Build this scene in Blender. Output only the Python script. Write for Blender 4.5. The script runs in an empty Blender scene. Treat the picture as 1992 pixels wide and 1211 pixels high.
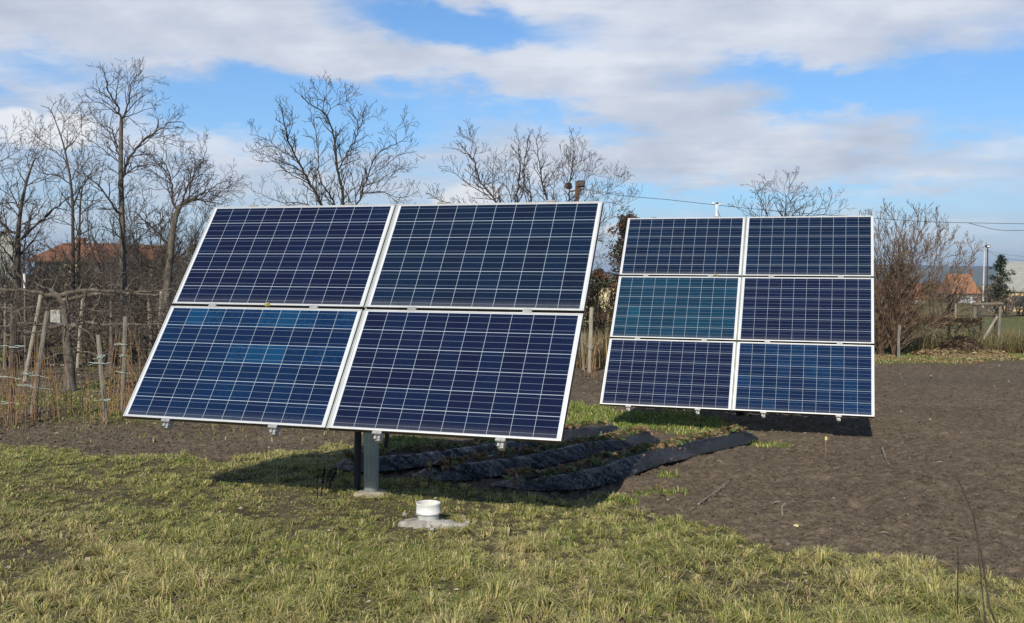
import bpy, math, random
import numpy as np
from mathutils import Matrix, Vector

# ------------------------------------------------------------------ camera
S = bpy.context.scene
COL = S.collection
IW, IH = 1992.0, 1211.0
FPX, PITCH, ROLL = 1977.72, -0.03164, 0.00858
CAMZ = 1.7
cp, sp, cr, sr = math.cos(PITCH), math.sin(PITCH), math.cos(ROLL), math.sin(ROLL)
fw = np.array([0, cp, sp]); up0 = np.array([0, -sp, cp]); rt0 = np.array([1., 0, 0])
rt = cr*rt0 + sr*up0
up = -sr*rt0 + cr*up0
CAM = np.array([0, 0, CAMZ])
cd = bpy.data.cameras.new('camera'); co = bpy.data.objects.new('camera', cd); COL.objects.link(co)
M = Matrix([[rt[i], up[i], -fw[i], CAM[i]] for i in range(3)] + [[0, 0, 0, 1]])
co.matrix_world = M
cd.sensor_fit = 'HORIZONTAL'; cd.sensor_width = 36; cd.lens = FPX/IW*36
cd.clip_start = 0.1; cd.clip_end = 60000
S.camera = co

# ------------------------------------------------------------------ light, exposure
SUN_AZ, SUN_EL = 18.0, 34.0          # shadows fall 18 deg right of straight ahead
S.view_settings.view_transform = 'Standard'; S.view_settings.look = 'None'
S.view_settings.exposure = 0.0; S.view_settings.gamma = 1
sd = Vector((math.sin(math.radians(SUN_AZ))*math.cos(math.radians(SUN_EL)),
             math.cos(math.radians(SUN_AZ))*math.cos(math.radians(SUN_EL)), -math.sin(math.radians(SUN_EL))))
sl = bpy.data.lights.new('sun', 'SUN'); sl.energy = 5.0; sl.angle = math.radians(0.5); sl.color = (1, .935, .81)
so = bpy.data.objects.new('sun', sl); COL.objects.link(so)
so.rotation_euler = sd.to_track_quat('-Z', 'Y').to_euler(); so.location = (-20, -40, 40)

world = bpy.data.worlds.new('World'); S.world = world; world.use_nodes = True
WT = world.node_tree; WT.nodes.clear()

class NT:
    """small node helper"""
    def __init__(s, t): s.t = t
    def n(s, ty, **k):
        nd = s.t.nodes.new(ty)
        ins = k.pop('ins', {})
        for a, v in k.items(): setattr(nd, a, v)
        for a, v in ins.items():
            if isinstance(v, bpy.types.NodeSocket): s.t.links.new(v, nd.inputs[a])
            else: nd.inputs[a].default_value = v
        return nd
    def m(s, op, a, b=0.0, c=0.0, clamp=False):
        nd = s.t.nodes.new('ShaderNodeMath'); nd.operation = op; nd.use_clamp = clamp
        for i, v in enumerate((a, b, c)):
            if isinstance(v, bpy.types.NodeSocket): s.t.links.new(v, nd.inputs[i])
            else: nd.inputs[i].default_value = v
        return nd.outputs[0]
    def mix(s, f, a, b, blend='MIX'):
        nd = s.t.nodes.new('ShaderNodeMix'); nd.data_type = 'RGBA'; nd.blend_type = blend
        for i, v in ((0, f), (6, a), (7, b)):
            if isinstance(v, bpy.types.NodeSocket): s.t.links.new(v, nd.inputs[i])
            elif i == 0: nd.inputs[0].default_value = v
            else: nd.inputs[i].default_value = (*v, 1) if len(v) == 3 else v
        return nd.outputs[2]
    def ramp(s, f, stops):
        nd = s.t.nodes.new('ShaderNodeValToRGB'); s.t.links.new(f, nd.inputs[0])
        e = nd.color_ramp.elements
        while len(e) < len(stops): e.new(.5)
        for i, (p, c) in enumerate(stops):
            e[i].position = p; e[i].color = (*c, 1) if len(c) == 3 else c
        return nd.outputs[0]
    def noise(s, vec, scale, detail=4, rough=.55, dist=0., dim='3D'):
        nd = s.t.nodes.new('ShaderNodeTexNoise'); nd.noise_dimensions = dim
        if vec is not None: s.t.links.new(vec, nd.inputs['Vector'])
        nd.inputs['Scale'].default_value = scale; nd.inputs['Detail'].default_value = detail
        nd.inputs['Roughness'].default_value = rough; nd.inputs['Distortion'].default_value = dist
        return nd.outputs[0]

def build_world():
    T = NT(WT)
    sky = T.n('ShaderNodeTexSky', sky_type='NISHITA', sun_disc=False)
    sky.sun_elevation = math.radians(SUN_EL); sky.sun_rotation = math.radians(180+SUN_AZ)
    sky.altitude = 120; sky.air_density = 1.0; sky.dust_density = .3; sky.ozone_density = 2.5
    g = T.n('ShaderNodeTexCoord').outputs['Generated']
    sep = T.n('ShaderNodeSeparateXYZ', ins={'Vector': g})
    x, y, z = sep.outputs
    az = T.m('ARCTAN2', x, y); el = T.m('ARCSINE', z)
    # cloud layer seen in perspective: stretched noise over the layer
    den = T.m('ADD', T.m('MAXIMUM', z, 0), .16)
    pv = T.n('ShaderNodeCombineXYZ', ins={'X': T.m('DIVIDE', x, den), 'Y': T.m('DIVIDE', y, den)}).outputs[0]
    pm = T.n('ShaderNodeMapping', ins={'Vector': pv, 'Rotation': (0, 0, .5), 'Scale': (1.1, .8, 1)}).outputs[0]
    big = T.noise(pm, 1.1, 9, .56, .5)
    fine = T.noise(T.n('ShaderNodeMapping', ins={'Vector': pv, 'Rotation': (0, 0, .35), 'Scale': (.55, 1.5, 1)}).outputs[0], 4.6, 9, .64, .5)
    wx = T.m('MULTIPLY', T.m('SUBTRACT', T.noise(pv, 2.2, 5, .55), .5), .16)
    wy = T.m('MULTIPLY', T.m('SUBTRACT', T.noise(pm, 3.1, 6, .6), .5), .10)
    az2 = T.m('ADD', az, wx); el2 = T.m('ADD', el, wy)
    def blob(px, py, rx, ry, w, slope=0.):
        a0 = (px-996)/FPX; e0 = (543-py)/FPX
        da = T.m('SUBTRACT', az2, a0); de = T.m('SUBTRACT', el2, e0)
        if slope: de = T.m('ADD', de, T.m('MULTIPLY', da, slope))
        q = T.m('ADD', T.m('POWER', T.m('DIVIDE', da, rx/FPX), 2), T.m('POWER', T.m('DIVIDE', de, ry/FPX), 2))
        return T.m('MULTIPLY', T.m('EXPONENT', T.m('MULTIPLY', q, -1)), w)
    tot = None
    for b in [(200, 60, 520, 100, .75), (20, 240, 260, 80, .35), (640, 140, 200, 45, .25, .1), (1130, 5, 460, 38, .6), (1560, 70, 480, 110, .7),
              (1020, 155, 420, 70, .62, .12), (1330, 250, 330, 40, .45, .12), (1550, 320, 520, 50, .4), (560, 350, 330, 55, .34), (1750, 240, 300, 26, .2),
              (1100, 320, 400, 50, .28), (-900, 150, 500, 200, .5), (2900, 200, 600, 200, .5),
              (860, 62, 190, 40, -1.15, .12), (820, 195, 380, 30, -.45), (450, 205, 190, 60, -.75), (660, 255, 280, 52, -.7), (1110, 232, 190, 32, -.85, .2), (1480, 165, 200, 34, -.75),
              (1860, 205, 230, 80, -1.15), (1640, 205, 190, 36, -.8), (1400, 395, 380, 32, -.55), (960, 345, 240, 20, -.35), (140, 175, 150, 30, -.3), (40, 262, 100, 20, -.6)]:
        v = blob(*b); tot = v if tot is None else T.m('ADD', tot, v)
    d = T.m('ADD', T.m('MULTIPLY', big, 1.5), T.m('MULTIPLY', fine, .62))
    d = T.m('ADD', d, tot)
    mask = T.n('ShaderNodeMapRange', interpolation_type='SMOOTHSTEP', ins={'Value': d, 'From Min': .50, 'From Max': 1.60}).outputs[0]
    zen = T.n('ShaderNodeMapRange', interpolation_type='SMOOTHSTEP', ins={'Value': el, 'From Min': .42, 'From Max': .85, 'To Min': 1.0, 'To Max': .12}).outputs[0]
    bk = T.n('ShaderNodeMapRange', interpolation_type='SMOOTHSTEP', ins={'Value': y, 'From Min': -.35, 'From Max': .25, 'To Min': .35, 'To Max': 1.0}).outputs[0]
    mask = T.m('MULTIPLY', T.m('MULTIPLY', mask, zen), bk)
    # puffy low cumulus heads
    pn = T.noise(g, 26, 6, .55)
    cu = None
    for (px, py, rx, ry) in [(905, 385, 60, 30), (940, 380, 40, 20), (870, 392, 40, 22), (100, 275, 45, 24), (185, 277, 52, 24), (145, 300, 90, 24), (1192, 448, 30, 18), (-120, 290, 90, 30), (2200, 380, 90, 30)]:
        a0 = (px-996)/FPX; e0 = (543-py)/FPX
        q = T.m('ADD', T.m('POWER', T.m('DIVIDE', T.m('SUBTRACT', az, a0), rx/FPX), 2), T.m('POWER', T.m('DIVIDE', T.m('SUBTRACT', el, e0), ry/FPX), 2))
        v = T.m('SUBTRACT', 1.0, q); cu = v if cu is None else T.m('MAXIMUM', cu, v)
    cu = T.m('ADD', cu, T.m('MULTIPLY', T.m('SUBTRACT', pn, .40), 1.9))
    cmask = T.n('ShaderNodeMapRange', interpolation_type='SMOOTHSTEP', ins={'Value': cu, 'From Min': .0, 'From Max': .9}).outputs[0]
    # sky base, whitened toward the horizon
    dz = T.n('ShaderNodeMapRange', interpolation_type='SMOOTHSTEP', ins={'Value': el, 'From Min': .35, 'From Max': .95, 'To Min': 1.0, 'To Max': .5}).outputs[0]
    hz = T.m('EXPONENT', T.m('MULTIPLY', T.m('MAXIMUM', el, 0), -9.0))
    base = T.mix(1.0, sky.outputs[0], (.70, 1.08, 1.42), 'MULTIPLY')
    base = T.n('ShaderNodeVectorMath', operation='SCALE', ins={0: base, 'Scale': dz}).outputs[0]
    base = T.mix(T.m('MULTIPLY', hz, .60), base, (5.2, 6.6, 8.3))
    shade = T.noise(pm, 1.9, 7, .55)
    ccol = T.ramp(T.m('ADD', T.m('MULTIPLY', shade, .8), T.m('MULTIPLY', fine, .25)), [(.38, (5.3, 5.8, 6.8)), (.52, (6.8, 7.15, 8.0)), (.64, (8.5, 8.7, 9.2))])
    c1 = T.mix(T.m('MULTIPLY', mask, .93), base, ccol)
    c2 = T.mix(T.m('MULTIPLY', cmask, .92), c1, (9.5, 9.6, 9.8))
    bg = T.n('ShaderNodeBackground', ins={'Color': c2, 'Strength': .1})
    out = T.n('ShaderNodeOutputWorld'); WT.links.new(bg.outputs[0], out.inputs[0])
build_world()

# ------------------------------------------------------------------ numeric helpers
rng = np.random.default_rng(7); random.seed(7)
def sstep(a, b, x):
    t = np.clip((x-a)/(b-a), 0, 1); return t*t*(3-2*t)
def _h(i, j, s):
    n = (i.astype(np.int64)*374761393 + j.astype(np.int64)*668265263 + s*974711) & 0x7fffffff
    n = ((n ^ (n >> 13))*1274126177) & 0x7fffffff
    n = (n ^ (n >> 16))
    return (n & 0xffff)/65535.0
def vnoise(x, y, s=0):
    x = np.asarray(x, float); y = np.asarray(y, float)
    i = np.floor(x); j = np.floor(y); u = x-i; v = y-j
    u = u*u*(3-2*u); v = v*v*(3-2*v)
    a, b, c, d = _h(i, j, s), _h(i+1, j, s), _h(i, j+1, s), _h(i+1, j+1, s)
    return (a*(1-u)+b*u)*(1-v)+(c*(1-u)+d*u)*v
def fbm(x, y, o=4, s=0, g=.5):
    r = 0; a = 1; t = 0
    for k in range(o):
        r = r + a*vnoise(x*2**k+17*k, y*2**k-9*k, s+k); t += a; a *= g
    return r/t
def terr(x, y):
    """large shape of the land"""
    y = np.asarray(y, float); x = np.asarray(x, float)
    h = -0.2*sstep(8.8, 12.0, y) - .012*np.clip(y-13, 0, 200)
    h = h + .05*(fbm(x*.35+4, y*.35, 3, 5)-.5)*sstep(1, 5, y)
    return h
def ray(px, py):
    return fw + rt*((px-IW/2)/FPX) - up*((py-IH/2)/FPX)
def at(px, py, Y):
    d = ray(px, py); return CAM + d*(Y/d[1])
def gnd(px, py):
    d = ray(px, py); t = -CAMZ/d[2]
    for _ in range(25):
        P = CAM+d*t; h = float(terr(P[0], P[1])); t = (h-CAMZ)/d[2]*.6+t*.4
    P = CAM+d*t; P[2] = float(terr(P[0], P[1])); return P
def toscreen(P):
    q = np.asarray(P)-CAM; d = q@fw
    return IW/2+FPX*(q@rt)/d, IH/2-FPX*(q@up)/d

def inpoly(x, y, poly):
    c = np.zeros(x.shape, bool); n = len(poly)
    for i in range(n):
        x1, y1 = poly[i]; x2, y2 = poly[(i+1) % n]
        if y1 == y2: continue
        cond = ((y1 > y) != (y2 > y)) & (x < (x2-x1)*(y-y1)/(y2-y1)+x1)
        c ^= cond
    return c

# ------------------------------------------------------------------ object helpers
def tag(o, label=None, cat=None, group=None, kind=None):
    if label: o['label'] = label
    if cat: o['category'] = cat
    if group: o['group'] = group
    if kind: o['kind'] = kind
    return o
def empty(name, loc, label, cat, group=None):
    o = bpy.data.objects.new(name, None); COL.objects.link(o)
    o.location = [float(v) for v in loc]; o.empty_display_size = .2
    return tag(o, label, cat, group)

class MB:
    """collects geometry (world coordinates) and links it as one mesh object"""
    def __init__(s): s.V = []; s.F = []; s.n = 0; s.C = []; s.M = []
    def add(s, v, f, col=None, mi=0):
        v = np.asarray(v, float).reshape(-1, 3)
        f = np.asarray(f, dtype=np.int64)
        s.V.append(v); s.F.append(f+s.n); s.n += len(v)
        s.C.append(np.tile(np.array([1., 1, 1]), (len(v), 1)) if col is None else (np.tile(np.asarray(col, float), (len(v), 1)) if np.ndim(col) == 1 else np.asarray(col, float)))
        s.M.append(np.full(len(f), mi))
        return s
    def box(s, c, size, ax=None, mi=0, bev=0., col=None):
        """box, optionally with chamfered edges; ax rows = local axes"""
        ax = np.eye(3) if ax is None else np.asarray(ax, float)
        h = np.asarray(size, float)/2; c = np.asarray(c, float)
        if bev <= 0:
            L = np.array([[a, b, d] for a in (-1, 1) for b in (-1, 1) for d in (-1, 1)], float)*h
            F = [(0, 1, 3, 2), (4, 6, 7, 5), (0, 4, 5, 1), (2, 3, 7, 6), (0, 2, 6, 4), (1, 5, 7, 3)]
            s.add(L@ax+c, F, col, mi)
            return s
        b = bev; pts = []; idx = {}
        for i in (0, 1, 2):
            for sg in np.ndindex(2, 2, 2):
                q = [(-1, 1)[k] for k in sg]
                p = [q[k]*(h[k] if k == i else h[k]-b) for k in range(3)]
                idx[(i, tuple(q))] = len(pts); pts.append(p)
        F = []
        for i in range(3):
            j, k = (i+1) % 3, (i+2) % 3
            for q in (-1, 1):
                cyc = [(-1, -1), (1, -1), (1, 1), (-1, 1)]
                if q < 0: cyc = cyc[::-1]
                fc = []
                for (a, d) in cyc:
                    w = [0, 0, 0]; w[i] = q; w[j] = a; w[k] = d; fc.append(idx[(i, tuple(w))])
                F.append(fc)
        for i in range(3):
            j, k = (i+1) % 3, (i+2) % 3
            for a in (-1, 1):
                for d in (-1, 1):
                    def g(ii, t):
                        w = [0, 0, 0]; w[j] = a; w[k] = d; w[i] = t; return idx[(ii, tuple(w))]
                    fc = [g(j, -1), g(j, 1), g(k, 1), g(k, -1)]
                    if a*d > 0: fc = fc[::-1]
                    F.append(fc)
        s.add(np.array(pts)@ax+c, F, col, mi)
        F3 = []
        for q in np.ndindex(2, 2, 2):
            w = tuple((-1, 1)[k] for k in q)
            t = [idx[(0, w)], idx[(1, w)], idx[(2, w)]]
            if w[0]*w[1]*w[2] < 0: t = t[::-1]
            F3.append(t)
        s.F.append(np.array(F3)+s.n-len(pts)); s.M.append(np.full(8, mi))
        return s
    def tube(s, P, R, sides=6, mi=0, cap=True, col=None):
        P = np.asarray(P, float); n = len(P)
        R = np.full(n, R, float) if np.ndim(R) == 0 else np.asarray(R, float)
        T = np.gradient(P, axis=0); T /= (np.linalg.norm(T, axis=1)[:, None]+1e-9)
        ref = np.array([.31, .52, .12]); 
        if abs(T[0]@ref)/np.linalg.norm(ref) > .9: ref = np.array([.7, -.3, .2])
        A = np.cross(T, ref); A /= (np.linalg.norm(A, axis=1)[:, None]+1e-9)
        B = np.cross(T, A)
        a = np.arange(sides)*2*math.pi/sides
        V = P[:, None, :]+R[:, None, None]*(np.cos(a)[None, :, None]*A[:, None, :]+np.sin(a)[None, :, None]*B[:, None, :])
        i = np.arange(n-1)[:, None]*sides; j = np.arange(sides)[None, :]; j2 = (j+1) % sides
        F = np.stack([i+j, i+j2, i+sides+j2, i+sides+j], -1).reshape(-1, 4)
        base = s.n
        s.add(V.reshape(-1, 3), F, col, mi)
        if cap and sides >= 5:
            s.F.append(np.array([list(range(sides))[::-1]])+base); s.M.append(np.array([mi]))
            s.F.append(np.array([list(range(sides))])+base+(n-1)*sides); s.M.append(np.array([mi]))
        return s
    def lathe(s, c, prof, sides=24, mi=0, axis=(0, 0, 1)):
        """prof: (radius, height) list, open"""
        z = np.asarray(axis, float); z /= np.linalg.norm(z)
        a0 = np.cross(z, [0, 1, .01]); a0 /= np.linalg.norm(a0); b0 = np.cross(z, a0)
        a = np.arange(sides)*2*math.pi/sides
        V = [np.asarray(c, float)+z*h+r*(math.cos(t)*a0+math.sin(t)*b0) for r, h in prof for t in a]
        F = [(k*sides+j, k*sides+(j+1) % sides, (k+1)*sides+(j+1) % sides, (k+1)*sides+j) for k in range(len(prof)-1) for j in range(sides)]
        s.add(V, F, None, mi); return s
    def poly(s, pts, mi=0, col=None):
        s.add(pts, [list(range(len(pts)))], col, mi); return s
    def build(s, name, mats, parent=None, smooth=False, use_col=False):
        V = np.concatenate(s.V) if s.V else np.zeros((0, 3))
        if parent is not None:
            q = parent; off = np.zeros(3)
            while q is not None: off += np.array(q.location); q = q.parent
        else: off = V.mean(axis=0); off[2] = V[:, 2].min()
        me = bpy.data.meshes.new(name)
        sizes = [f.shape[1] for f in s.F for _ in (0,)]
        loops = np.concatenate([f.reshape(-1) for f in s.F]); cnt = np.concatenate([np.full(len(f), f.shape[1]) for f in s.F])
        me.vertices.add(len(V)); me.vertices.foreach_set('co', (V-off).astype(np.float32).ravel())
        me.loops.add(len(loops)); me.loops.foreach_set('vertex_index', loops.astype(np.int32))
        me.polygons.add(len(cnt)); st = np.concatenate([[0], np.cumsum(cnt)[:-1]])
        me.polygons.foreach_set('loop_start', st.astype(np.int32))
        me.update(calc_edges=True)
        ml = mats if isinstance(mats, (list, tuple)) else [mats]
        for m in ml: me.materials.append(m)
        if len(ml) > 1: me.polygons.foreach_set('material_index', np.concatenate(s.M).astype(np.int32))
        me.polygons.foreach_set('use_smooth', np.full(len(cnt), bool(smooth)))
        if use_col:
            ca = me.color_attributes.new('Col', 'FLOAT_COLOR', 'POINT')
            C = np.concatenate(s.C); ca.data.foreach_set('color', np.concatenate([C, np.ones((len(C), 1))], 1).astype(np.float32).ravel())
        me.validate()
        o = bpy.data.objects.new(name, me); COL.objects.link(o)
        if parent is not None: o.parent = parent
        else: o.location = [float(v) for v in off]
        return o

# ------------------------------------------------------------------ materials
def mat(name, stops, scale=8, rough=.8, bump=0., bscale=40, metal=0., use_col=False, transl=0., stretch=None, detail=6, spec=.3):
    """weathered surface: colour ramp over noise, bump, optional per-vertex colour"""
    m = bpy.data.materials.new(name); m.use_nodes = True; t = m.node_tree; t.nodes.clear(); T = NT(t)
    vec = T.n('ShaderNodeTexCoord').outputs['Object']
    if stretch: vec = T.n('ShaderNodeMapping', ins={'Vector': vec, 'Scale': stretch}).outputs[0]
    nz = T.noise(vec, scale, detail, .6)
    c = T.ramp(nz, stops)
    if use_col:
        at_ = T.n('ShaderNodeAttribute', attribute_name='Col').outputs[0]
        c = T.mix(1.0, c, at_, 'MULTIPLY')
    p = T.n('ShaderNodeBsdfPrincipled', ins={'Base Color': c, 'Roughness': rough, 'Metallic': metal})
    p.inputs['Specular IOR Level'].default_value = spec
    if bump:
        b = T.n('ShaderNodeBump', ins={'Height': T.noise(vec, bscale, 6, .65), 'Strength': 1.0, 'Distance': bump})
        t.links.new(b.outputs[0], p.inputs['Normal'])
    sh = p.outputs[0]
    if transl:
        tr = T.n('ShaderNodeBsdfTranslucent', ins={'Color': c})
        sh = T.n('ShaderNodeMixShader', ins={0: transl, 1: sh, 2: tr.outputs[0]}).outputs[0]
    o = T.n('ShaderNodeOutputMaterial'); t.links.new(sh, o.inputs[0])
    return m
def g3(a, b, c, p=(.3, .5, .7)): return [(p[0], a), (p[1], b), (p[2], c)]
MT = {}
MT['soil'] = mat('soil', g3((.66, .66, .66), (.97, .97, .97), (1.35, 1.33, 1.3)), 9, .95, .035, 34, use_col=True, detail=12, spec=.15)
MT['blade'] = mat('grass_blade', g3((.8, .8, .8), (1, 1, 1), (1.15, 1.15, 1.15)), 30, .6, use_col=True, transl=.3, spec=.2)
MT['leaf'] = mat('leaf', g3((.75, .75, .75), (1, 1, 1), (1.2, 1.2, 1.2)), 40, .6, use_col=True, transl=.25, spec=.3)
MT['bark'] = mat('bark_grey_brown', g3((.055, .043, .034), (.11, .09, .07), (.21, .18, .14)), 14, .9, .01, 60, stretch=(1, 1, .35))
MT['barkdark'] = mat('bark_dark', g3((.035, .027, .021), (.07, .055, .042), (.14, .11, .085)), 14, .9, .01, 60, stretch=(1, 1, .35))
MT['twig'] = mat('twig_bark', g3((.030, .022, .017), (.058, .044, .034), (.10, .08, .062)), 9, .9)
MT['hazel'] = mat('hazel_bark', g3((.06, .038, .025), (.125, .08, .052), (.20, .14, .10)), 9, .9)
MT['barklight'] = mat('bark_pale', g3((.14, .115, .09), (.25, .215, .17), (.38, .34, .28)), 12, .9, .01, 60, stretch=(1, 1, .35))
MT['cane'] = mat('dry_cane', g3((.15, .075, .035), (.27, .15, .07), (.40, .28, .15)), 20, .8)
MT['wood'] = mat('weathered_wood', g3((.10, .085, .068), (.19, .165, .13), (.29, .26, .21)), 10, .9, .006, 50, stretch=(3, 3, .35))
MT['woodpale'] = mat('pale_wood', g3((.19, .165, .125), (.30, .265, .20), (.40, .36, .28)), 10, .9, .006, 50, stretch=(3, 3, .35))
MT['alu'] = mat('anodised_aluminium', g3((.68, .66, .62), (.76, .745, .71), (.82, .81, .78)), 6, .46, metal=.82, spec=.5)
MT['side'] = mat('shaded_frame_side', g3((.05, .042, .036), (.085, .072, .06), (.14, .12, .10)), 8, .55, metal=.2)  # shade on the frame's sides and gaps is painted in as dark brown
MT['rail'] = mat('mill_aluminium_rail', g3((.42, .41, .39), (.52, .51, .49), (.60, .59, .57)), 12, .35, metal=.6)
MT['back'] = mat('white_backsheet', g3((.6, .6, .6), (.68, .68, .68), (.72, .72, .72)), 4, .6)
MT['galv'] = mat('galvanised_steel', g3((.22, .25, .24), (.30, .335, .315), (.40, .43, .41)), 5, .5, .0015, 60, metal=.3, detail=9)
MT['dark'] = mat('dark_painted_steel', g3((.012, .012, .012), (.02, .02, .02), (.035, .03, .028)), 10, .5)
MT['rust'] = mat('rusty_steel', g3((.05, .03, .02), (.09, .055, .035), (.14, .09, .06)), 14, .85)
MT['pvc'] = mat('white_pvc', g3((.52, .50, .45), (.70, .685, .645), (.76, .75, .72)), 9, .45, detail=8)
MT['pvcdirty'] = mat('soiled_pvc', g3((.34, .33, .29), (.52, .51, .47), (.64, .63, .59)), 16, .6, detail=9)
MT['concrete'] = mat('rough_concrete', g3((.20, .185, .16), (.34, .32, .285), (.46, .44, .40)), 11, .95, .012, 45)
MT['sandcon'] = mat('sandy_concrete', g3((.24, .20, .14), (.36, .31, .23), (.46, .40, .31)), 16, .95, .008, 50)
MT['whitecon'] = mat('pale_concrete', g3((.42, .41, .38), (.54, .53, .50), (.62, .61, .58)), 6, .9, .004, 40)
MT['wire'] = mat('black_cable', g3((.02, .02, .022), (.03, .03, .032), (.04, .04, .042)), 5, .6)
MT['twine'] = mat('pale_green_twine', g3((.30, .39, .34), (.40, .47, .42), (.5, .56, .5)), 30, .8)
MT['film'] = None
def film_mat():
    m = bpy.data.materials.new('black_mulch_film'); m.use_nodes = True; t = m.node_tree; t.nodes.clear(); T = NT(t)
    vec = T.n('ShaderNodeTexCoord').outputs['Object']
    mp = T.n('ShaderNodeMapping', ins={'Vector': vec, 'Rotation': (0, 0, .6), 'Scale': (17, 5.0, 8)}).outputs[0]
    nz = T.noise(mp, 1.0, 5, .6, 1.5)
    rid = T.m('POWER', T.m('SUBTRACT', 1.0, T.m('ABSOLUTE', T.m('MULTIPLY', T.m('SUBTRACT', nz, .5), 4.5)), clamp=True), 3.0)
    dust = T.noise(vec, 6, 6, .65)
    c = T.ramp(dust, g3((.010, .012, .018), (.014, .017, .026), (.045, .045, .045), (.4, .6, .85)))
    b = T.n('ShaderNodeBump', ins={'Height': rid, 'Strength': 1.0, 'Distance': .030})
    p = T.n('ShaderNodeBsdfPrincipled', ins={'Base Color': c, 'Roughness': .16, 'Normal': b.outputs[0]})
    p.inputs['Specular IOR Level'].default_value = 1.0; p.inputs['IOR'].default_value = 1.72
    o = T.n('ShaderNodeOutputMaterial'); t.links.new(p.outputs[0], o.inputs[0])
    return m
MT['film'] = film_mat()

def cell_mat(name, c0, c1, c2, seed, hi=None, dust=1.0):
    """polycrystalline cells under glass: 10 x 6 cells, three busbars each, white backsheet between"""
    m = bpy.data.materials.new(name); m.use_nodes = True; t = m.node_tree; t.nodes.clear(); T = NT(t)
    uv = T.n('ShaderNodeUVMap').outputs[0]          # metres from the panel's lower left
    sp_ = T.n('ShaderNodeSeparateXYZ', ins={'Vector': uv}); u, v = sp_.outputs[0], sp_.outputs[1]
    pit = .1595; mu, mv = (1.66-10*pit)/2, (.99-6*pit)/2
    a = T.m('DIVIDE', T.m('SUBTRACT', u, mu), pit); b = T.m('DIVIDE', T.m('SUBTRACT', v, mv), pit)
    ia, ib = T.m('FLOOR', a), T.m('FLOOR', b); fa, fb = T.m('SUBTRACT', a, ia), T.m('SUBTRACT', b, ib)
    def near(f, c, w): return T.m('LESS_THAN', T.m('ABSOLUTE', T.m('SUBTRACT', f, c)), w)
    def edge(f, w): return T.m('GREATER_THAN', T.m('ABSOLUTE', T.m('SUBTRACT', f, .5)), .5-w)
    gap = T.m('MAXIMUM', edge(fa, .0085), edge(fb, .0128))
    inside = T.m('MULTIPLY', T.m('MULTIPLY', T.m('GREATER_THAN', a, 0), T.m('LESS_THAN', a, 10)), T.m('MULTIPLY', T.m('GREATER_THAN', b, 0), T.m('LESS_THAN', b, 6)))
    bus = T.m('MAXIMUM', T.m('MAXIMUM', near(fb, .18, .0058), near(fb, .5, .0058)), near(fb, .82, .0058))
    cv = T.n('ShaderNodeCombineXYZ', ins={'X': ia, 'Y': ib, 'Z': float(seed)}).outputs[0]
    wn = T.n('ShaderNodeTexWhiteNoise', noise_dimensions='3D', ins={'Vector': cv}).outputs[0]
    # crystal grains
    off = T.n('ShaderNodeVectorMath', operation='MULTIPLY_ADD', ins={0: cv, 1: (3.1, 5.7, 1.3), 2: uv}).outputs[0]
    vo = T.n('ShaderNodeTexVoronoi', voronoi_dimensions='2D', ins={'Vector': off, 'Scale': 70.0})
    gr = T.n('ShaderNodeSeparateColor', ins={0: vo.outputs['Color']}).outputs[0]
    f = T.m('ADD', T.m('MULTIPLY', wn, .58), T.m('MULTIPLY', gr, .30))
    if hi:
        for (x0, x1, y0, y1, w) in hi:
            q = T.m('MULTIPLY', T.m('MULTIPLY', T.m('GREATER_THAN', a, x0), T.m('LESS_THAN', a, x1)), T.m('MULTIPLY', T.m('GREATER_THAN', b, y0), T.m('LESS_THAN', b, y1)))
            f = T.m('ADD', f, T.m('MULTIPLY', q, w))
    cell = T.ramp(f, [(.1, c0), (.75, c1), (1.0, c2)])
    c = T.mix(bus, cell, (.19, .24, .30))
    c = T.mix(T.m('MAXIMUM', gap, T.m('SUBTRACT', 1.0, inside)), c, T.mix(inside, (.58, .59, .60), (.38, .44, .49)))
    # settled dust along the lower edge and a few dried runs
    dn = T.noise(uv, 60, 8, .7)
    low = T.n('ShaderNodeMapRange', ins={'Value': v, 'From Min': .085, 'From Max': .01}).outputs[0]
    run = T.noise(T.n('ShaderNodeMapping', ins={'Vector': uv, 'Scale': (40, 3, 1)}).outputs[0], 1, 4, .6)
    dm = T.m('MULTIPLY', T.m('MULTIPLY', low, T.m('MULTIPLY', T.m('ADD', dn, T.m('MULTIPLY', run, .6)), T.m('GREATER_THAN', dn, .38))), .20*dust)
    dm = T.m('ADD', dm, T.m('MULTIPLY', T.noise(uv, 3, 5, .6), .02), clamp=True)
    c = T.mix(dm, c, (.26, .25, .24))
    p = T.n('ShaderNodeBsdfPrincipled', ins={'Base Color': c, 'Roughness': T.m('ADD', .10, T.m('MULTIPLY', dn, .12))})
    p.inputs['Specular IOR Level'].default_value = .42
    o = T.n('ShaderNodeOutputMaterial'); t.links.new(p.outputs[0], o.inputs[0])
    return m
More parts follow.
